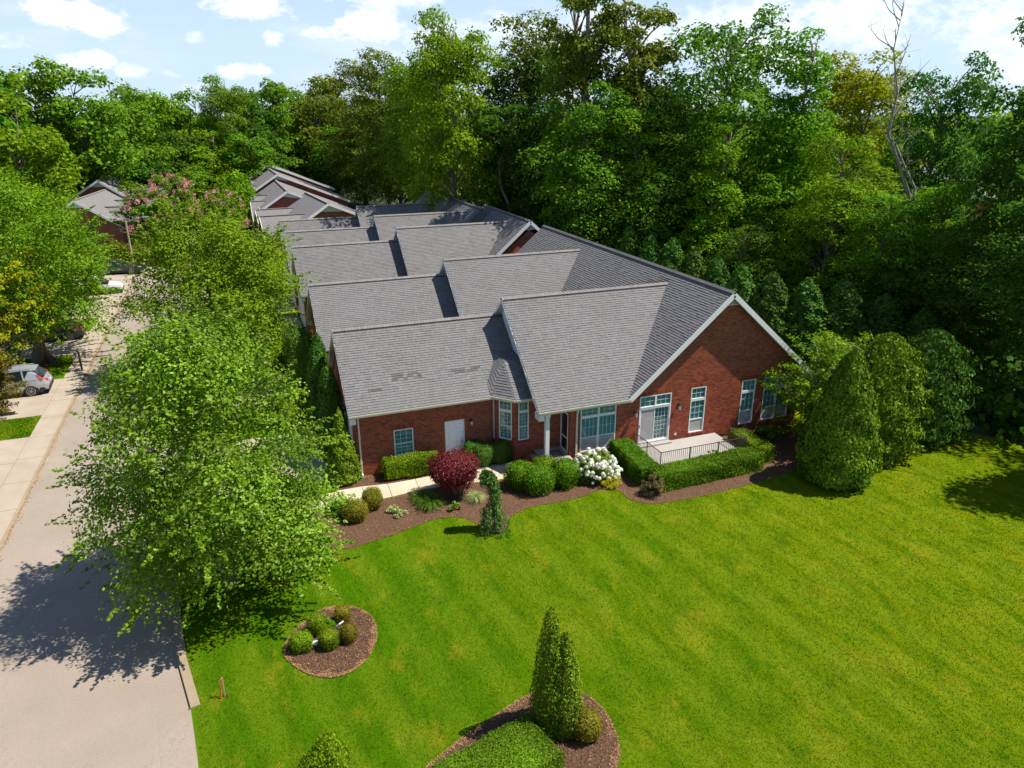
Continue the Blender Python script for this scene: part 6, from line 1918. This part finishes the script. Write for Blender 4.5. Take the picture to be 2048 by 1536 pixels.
# ------------------------------------------------------------------ cars
def car(label, loc, rz, body_mat, L=4.6, Wd=1.82, Hh=1.66, kind='suv', group='cars parked across the road'):
    """front towards local -X, rear at +X; origin on the ground under the middle"""
    T = thing('parked_car', label, 'car', loc, rz, group)
    h = L / 2
    # side outline, from the front bumper over the roof to the rear: (x, z, half width)
    lower = [(-h, .42, .70), (-h + .06, .72, .78), (-h + .25, .86, .84), (-h + .95, .98, .88), (-h + 1.30, 1.02, .89), (h - .55, 1.06, .89), (h - .18, 1.04, .86), (h - .02, .80, .82), (h, .50, .78)]
    if kind == 'suv': top = [(-h + 1.20, 1.02), (-h + 1.95, 1.52), (-h + 2.4, Hh - .03), (h - 1.3, Hh), (h - .72, Hh - .05), (h - .22, 1.08)]
    else: top = [(-h + 1.35, .98), (-h + 2.1, 1.36), (-h + 2.6, Hh), (h - 1.6, Hh - .02), (h - 1.2, Hh - .10), (h - .55, 1.06)]
    b = MB(); k = Wd / 1.82
    secs = []
    for x, z, w in lower:
        zb = .26 if -h + .3 < x < h - .3 else .34
        w *= k
        secs.append([(x, -w * .92, zb), (x, -w, (zb + z) / 2 + .05), (x, -w * .97, z - .04), (x, -w * .80, z), (x, w * .80, z), (x, w * .97, z - .04), (x, w, (zb + z) / 2 + .05), (x, w * .92, zb)])
    n = 8; base = len(b.v)
    for s in secs: b.v += s
    for i in range(len(secs) - 1):
        for j in range(n):
            j2 = (j + 1) % n; b.f.append([base + i * n + j, base + i * n + j2, base + (i + 1) * n + j2, base + (i + 1) * n + j])
    b.f.append([base + j for j in range(n)]); b.f.append([base + (len(secs) - 1) * n + j for j in range(n)][::-1])
    body = b.obj('body', body_mat, T, local=True, smooth=False)
    # cabin
    wl, wt = .86 * k, .66 * k
    zb0 = 1.0
    lowp = [(top[0][0], zb0), (top[1][0] - .2, zb0), (top[2][0], zb0 + .02), (top[3][0], zb0 + .03), (top[4][0] + .1, zb0 + .04), (top[5][0], zb0 + .03)]
    g = MB(); rf = MB(); pl = MB()
    for s in (-1, 1):
        q = [(x, s * wl, z) for x, z in lowp]; u = [(x, s * (wt + (wl - wt) * (Hh - z) / (Hh - 1.0) * .9), z) for x, z in top]
        for i in range(5):
            g.poly([q[i], q[i + 1], u[i + 1], u[i]] if s < 0 else [q[i + 1], q[i], u[i], u[i + 1]])
        # pillars
        for i, w in ((1, .05), (3, .05)):
            pl.beam(Vector(u[i]) + Vector((0, s * .012, 0)), Vector(q[i]) + Vector((.05, s * .012, 0)), w * 1.6, .03, (0, 1, 0))
        pl.hexa([(top[4][0] - .55, s * (wl + .008), 1.04), (top[5][0] + .02, s * (wl + .008), 1.04), (top[5][0] - .06, s * (wl - .05), 1.12), (top[4][0] - .28, s * (wl - .05), 1.16),
                 (top[4][0] - .25, s * (wt + .09), Hh - .18), (top[4][0] + .16, s * (wt + .10), Hh - .28), (top[4][0] + .0, s * (wt + .03), Hh - .10), (top[4][0] - .25, s * (wt + .03), Hh - .10)])
    U = lambda i: [(top[i][0], -wt - (wl - wt) * (Hh - top[i][1]) / (Hh - 1.0) * .9, top[i][1]), (top[i][0], wt + (wl - wt) * (Hh - top[i][1]) / (Hh - 1.0) * .9, top[i][1])]
    for i in range(5):
        a, c = U(i), U(i + 1)
        (g if i in (0, 4) else rf).poly([a[0], c[0], c[1], a[1]])
    if kind == 'suv':
        for s in (-1, 1): rf.beam((top[2][0] + .1, s * .58, Hh + .05), (top[4][0] - .1, s * .58, Hh + .04), .035, .04)
        rf.hexa([(top[4][0] - .05, -.6, Hh - .08), (top[4][0] + .16, -.58, Hh - .09), (top[4][0] + .16, .58, Hh - .09), (top[4][0] - .05, .6, Hh - .08), (top[4][0] - .05, -.6, Hh - .02), (top[4][0] + .16, -.58, Hh - .06), (top[4][0] + .16, .58, Hh - .06), (top[4][0] - .05, .6, Hh - .02)])
    g.obj('car_windows', M_DGLASS, T, local=True)
    rf.obj('roof', body_mat, T, local=True); pl.obj('pillars', body_mat, T, local=True)
    # dark lower cladding and bumpers
    for s in (-1, 1): MB().box(-h + .35, h - .35, s * .86 * k - .03, s * .86 * k + .03, .20, .36).obj('sill', M_RUBBER, T, local=True)
    MB().hexa([(h - .5, -.86 * k, .26), (h + .03, -.74 * k, .30), (h + .03, .74 * k, .30), (h - .5, .86 * k, .26), (h - .5, -.88 * k, .50), (h + .05, -.76 * k, .52), (h + .05, .76 * k, .52), (h - .5, .88 * k, .50)]).obj('rear_bumper', M_RUBBER, T, local=True)
    MB().hexa([(-h - .03, -.7 * k, .28), (-h + .5, -.86 * k, .26), (-h + .5, .86 * k, .26), (-h - .03, .7 * k, .28), (-h - .05, -.7 * k, .48), (-h + .5, -.87 * k, .46), (-h + .5, .87 * k, .46), (-h - .05, .7 * k, .48)]).obj('front_bumper', M_RUBBER, T, local=True)
    for s in (-1, 1):
        lp = MB(); y0, y1 = s * .60 * k, s * .885 * k
        lp.hexa([(h - .36, y1, .92), (h - .0, y0, .90), (h - .02, y0, 1.02), (h - .30, y1, 1.05), (h - .34, y1 - s * .05, .92), (h + .025, y0, .86), (h + .0, y0, 1.0), (h - .28, y1 - s * .05, 1.05)])
        lp.hexa([(h - .34, y1 - s * .0, 1.04), (h - .20, y1 - s * .07, 1.04), (h - .52, y1 - s * .13, 1.34), (h - .58, y1 - s * .10, 1.34), (h - .34, y1 + s * .02, 1.06), (h - .17, y1 - s * .05, 1.06), (h - .50, y1 - s * .10, 1.36), (h - .56, y1 - s * .08, 1.36)])
        lp.obj('tail_light', M_TAIL, T, local=True)
        MB().hexa([(-h + .02, s * .45 * k, .70), (-h + .22, s * .80 * k, .70), (-h + .28, s * .80 * k, .82), (-h + .1, s * .45 * k, .80), (-h - .01, s * .45 * k, .70), (-h + .16, s * .82 * k, .70), (-h + .2, s * .82 * k, .82), (-h + .06, s * .45 * k, .80)]).obj('headlight', M_LAMPGL, T, local=True)
        MB().hexa([(top[1][0] - .05, s * .88 * k, 1.02), (top[1][0] + .1, s * .88 * k, 1.02), (top[1][0] + .08, s * 1.06 * k, 1.05), (top[1][0], s * 1.06 * k, 1.05), (top[1][0] - .03, s * .88 * k, 1.14), (top[1][0] + .1, s * .88 * k, 1.14), (top[1][0] + .08, s * 1.06 * k, 1.17), (top[1][0], s * 1.06 * k, 1.17)]).obj('mirror', body_mat, T, local=True)
        for x in (-h + .92, h - .98):
            y = s * .82 * k
            MB().cyl((x, y - s * .06, .36), .43, s * .10, 20, 'y').obj('wheel_arch', M_RUBBER, T, local=True)
            w_ = MB().cyl((x, y - s * .12, .345), .345, s * .22, 22, 'y').obj('wheel', M_RUBBER, T, local=True)
            rim = MB(); yo = y + s * .105
            rim.tube([(x, yo - s * .02, .345), (x, yo + s * .012, .345)], [.06, .05], 10)
            for q in range(10):
                an = q * math.pi / 5; an2 = an + .12
                rim.beam((x + math.cos(an) * .05, yo, .345 + math.sin(an) * .05), (x + math.cos(an) * .235, yo - s * .005, .345 + math.sin(an) * .235), .02, .04, (0, 1, 0))
            m_ = 20
            for q in range(m_):
                a1, a2 = 2 * math.pi * q / m_, 2 * math.pi * (q + 1) / m_
                P = lambda rr, a, yy: (x + math.cos(a) * rr, yy, .345 + math.sin(a) * rr)
                rim.poly([P(.225, a1, yo), P(.255, a1, yo), P(.255, a2, yo), P(.225, a2, yo)])
            rim.obj('rim', M_METAL, w_, local=True)
    MB().box(h + .012, h + .03, -.17, .17, .72, .83).obj('number_plate', M_WHITE, T, local=True)
    return T


car('silver sport utility car parked nose in on the driveway, red tail light showing', (-14.45, 51.75, .014), R_(2), M_PSILV)
car('dark brown grey car behind the three brown trunks', (-14.4, 64.45, .014), R_(2), M_PGREY, 4.75, 1.84, 1.46, 'sedan')
car('white car half hidden by leaves farther up the driveways', (-13.2, 80.6, .014), R_(184), M_PWHITE, 4.7, 1.85, 1.62)
car('black car in the shade by the far street lamp', (-12.2, 90.5, .014), R_(170), M_PBLACK, 4.7, 1.85, 1.5, 'sedan')

# mailboxes on one post
mbx = thing('mailbox', 'dark double mailbox on a post beside the pavement', 'mailbox', (-10.95, 55.3, .012))
MB().box(-.06, .06, -.06, .06, 0, 1.25).obj('post', M_BLACK, mbx, local=True)
MB().tube([(0, 0, 1.25), (0, 0, 1.34), (0, 0, 1.5)], [.08, .06, .01], 8).obj('finial', M_BLACK, mbx, local=True)
for x in (-.27, .27):
    q = MB(); pts = [(-.10, 0), (.10, 0), (.10, .13), (.07, .20), (0, .23), (-.07, .20), (-.10, .13)]
    a = [(x + px, -.30, 1.02 + pz) for px, pz in pts]; c = [(x + px, .25, 1.02 + pz) for px, pz in pts]
    q.poly(a); q.poly(c[::-1])
    for i in range(7): q.poly([a[i], c[i], c[(i + 1) % 7], a[(i + 1) % 7]])
    bx_ = q.obj('letter_box', M_BLACK, mbx, local=True)
    MB().box(x - .08, x + .08, -.315, -.302, 1.05, 1.19).obj('box_door', M_METAL, bx_, local=True)
MB().box(-.42, .42, -.05, .05, .94, 1.01).obj('cross_arm', M_STAKE, mbx, local=True)


def street_lamp(label, loc, rz, h, arm):
    T = thing('street_lamp', label, 'street lamp', loc, rz, 'lamps along the far street')
    MB().tube([(0, 0, -.3), (0, 0, h)], [.14, .10], 8).obj('pole', M_BARKP, T, local=True)
    MB().tube([(0, 0, h - .25), (arm * .5, 0, h + .15), (arm, 0, h + .3)], [.045, .04, .035], 6).obj('arm', M_METAL, T, local=True)
    MB().hexa([(arm - .1, -.12, h + .22), (arm + .6, -.1, h + .25), (arm + .6, .1, h + .25), (arm - .1, .12, h + .22), (arm - .1, -.08, h + .38), (arm + .55, -.06, h + .34), (arm + .55, .06, h + .34), (arm - .1, .08, h + .38)]).obj('lamp_head', M_METAL, T, local=True)


street_lamp('street lamp on a wooden pole with an arm over the street', (-11.3, 95, 0), R_(10), 5.1, 1.9)
street_lamp('second street lamp farther off, only its arm showing', (-6.4, 118, 0), R_(10), 6.6, 1.6)
# glimpses beyond the wood at the right and at the far end of the street
def small_house(label, loc, rz, w, d, ze, zr, wall):
    T = thing('distant_house', label, 'house', loc, rz)
    MB().box(-w / 2, w / 2, -d / 2, d / 2, -1, ze).obj('wall', wall, T, local=True)
    MB().poly([(-w / 2, -d / 2 - .01, ze), (w / 2, -d / 2 - .01, ze), (0, -d / 2 - .01, zr)]).obj('gable_wall', M_SIDING, T, local=True)
    for s in (-1, 1):
        q = MB(); P = [(s * (w / 2 + .4), -d / 2 - .4, ze - .25), (0, -d / 2 - .4, zr), (0, d / 2 + .4, zr), (s * (w / 2 + .4), d / 2 + .4, ze - .25)]
        q.poly(P); q.poly([(x, y, z + .18) for x, y, z in P]); 
        for i in range(4): j = (i + 1) % 4; q.poly([P[i], P[j], (P[j][0], P[j][1], P[j][2] + .18), (P[i][0], P[i][1], P[i][2] + .18)])
        q.obj('roof', M_SHFAR, T, local=True)
    for x in (-w / 4, w / 4):
        f = MB().box(x - .6, x + .6, -d / 2 - .08, -d / 2 - .02, .9, 2.3).obj('window', M_WHITE, T, local=True)
        MB().box(x - .5, x + .5, -d / 2 - .10, -d / 2 - .082, 1.0, 2.2).obj('pane', M_DGLASS, f, local=True)
    return T


small_house('brick house with white trimmed roof glimpsed through the trees at right', (88, 76, 3.0), R_(-50), 16, 10, 3.0, 6.0, M_BRICKX)
sheet('far_lawn', [(70, 50), (150, 40), (170, 110), (95, 130)], .5, M_LAWN, .6)
sheet('far_street', [(78, 66), (150, 54), (151, 60), (80, 73)], .52, M_CONC)
# leaf litter, white clover heads on the lawn
print('objects', len(bpy.data.objects), 'tris', sum(len(o.data.polygons) * (2 if len(o.data.polygons) and len(o.data.polygons[0].vertices) == 4 else 1) for o in bpy.data.objects if o.type == 'MESH'), 'unique', sum(len(m.polygons) * 2 for m in bpy.data.meshes))
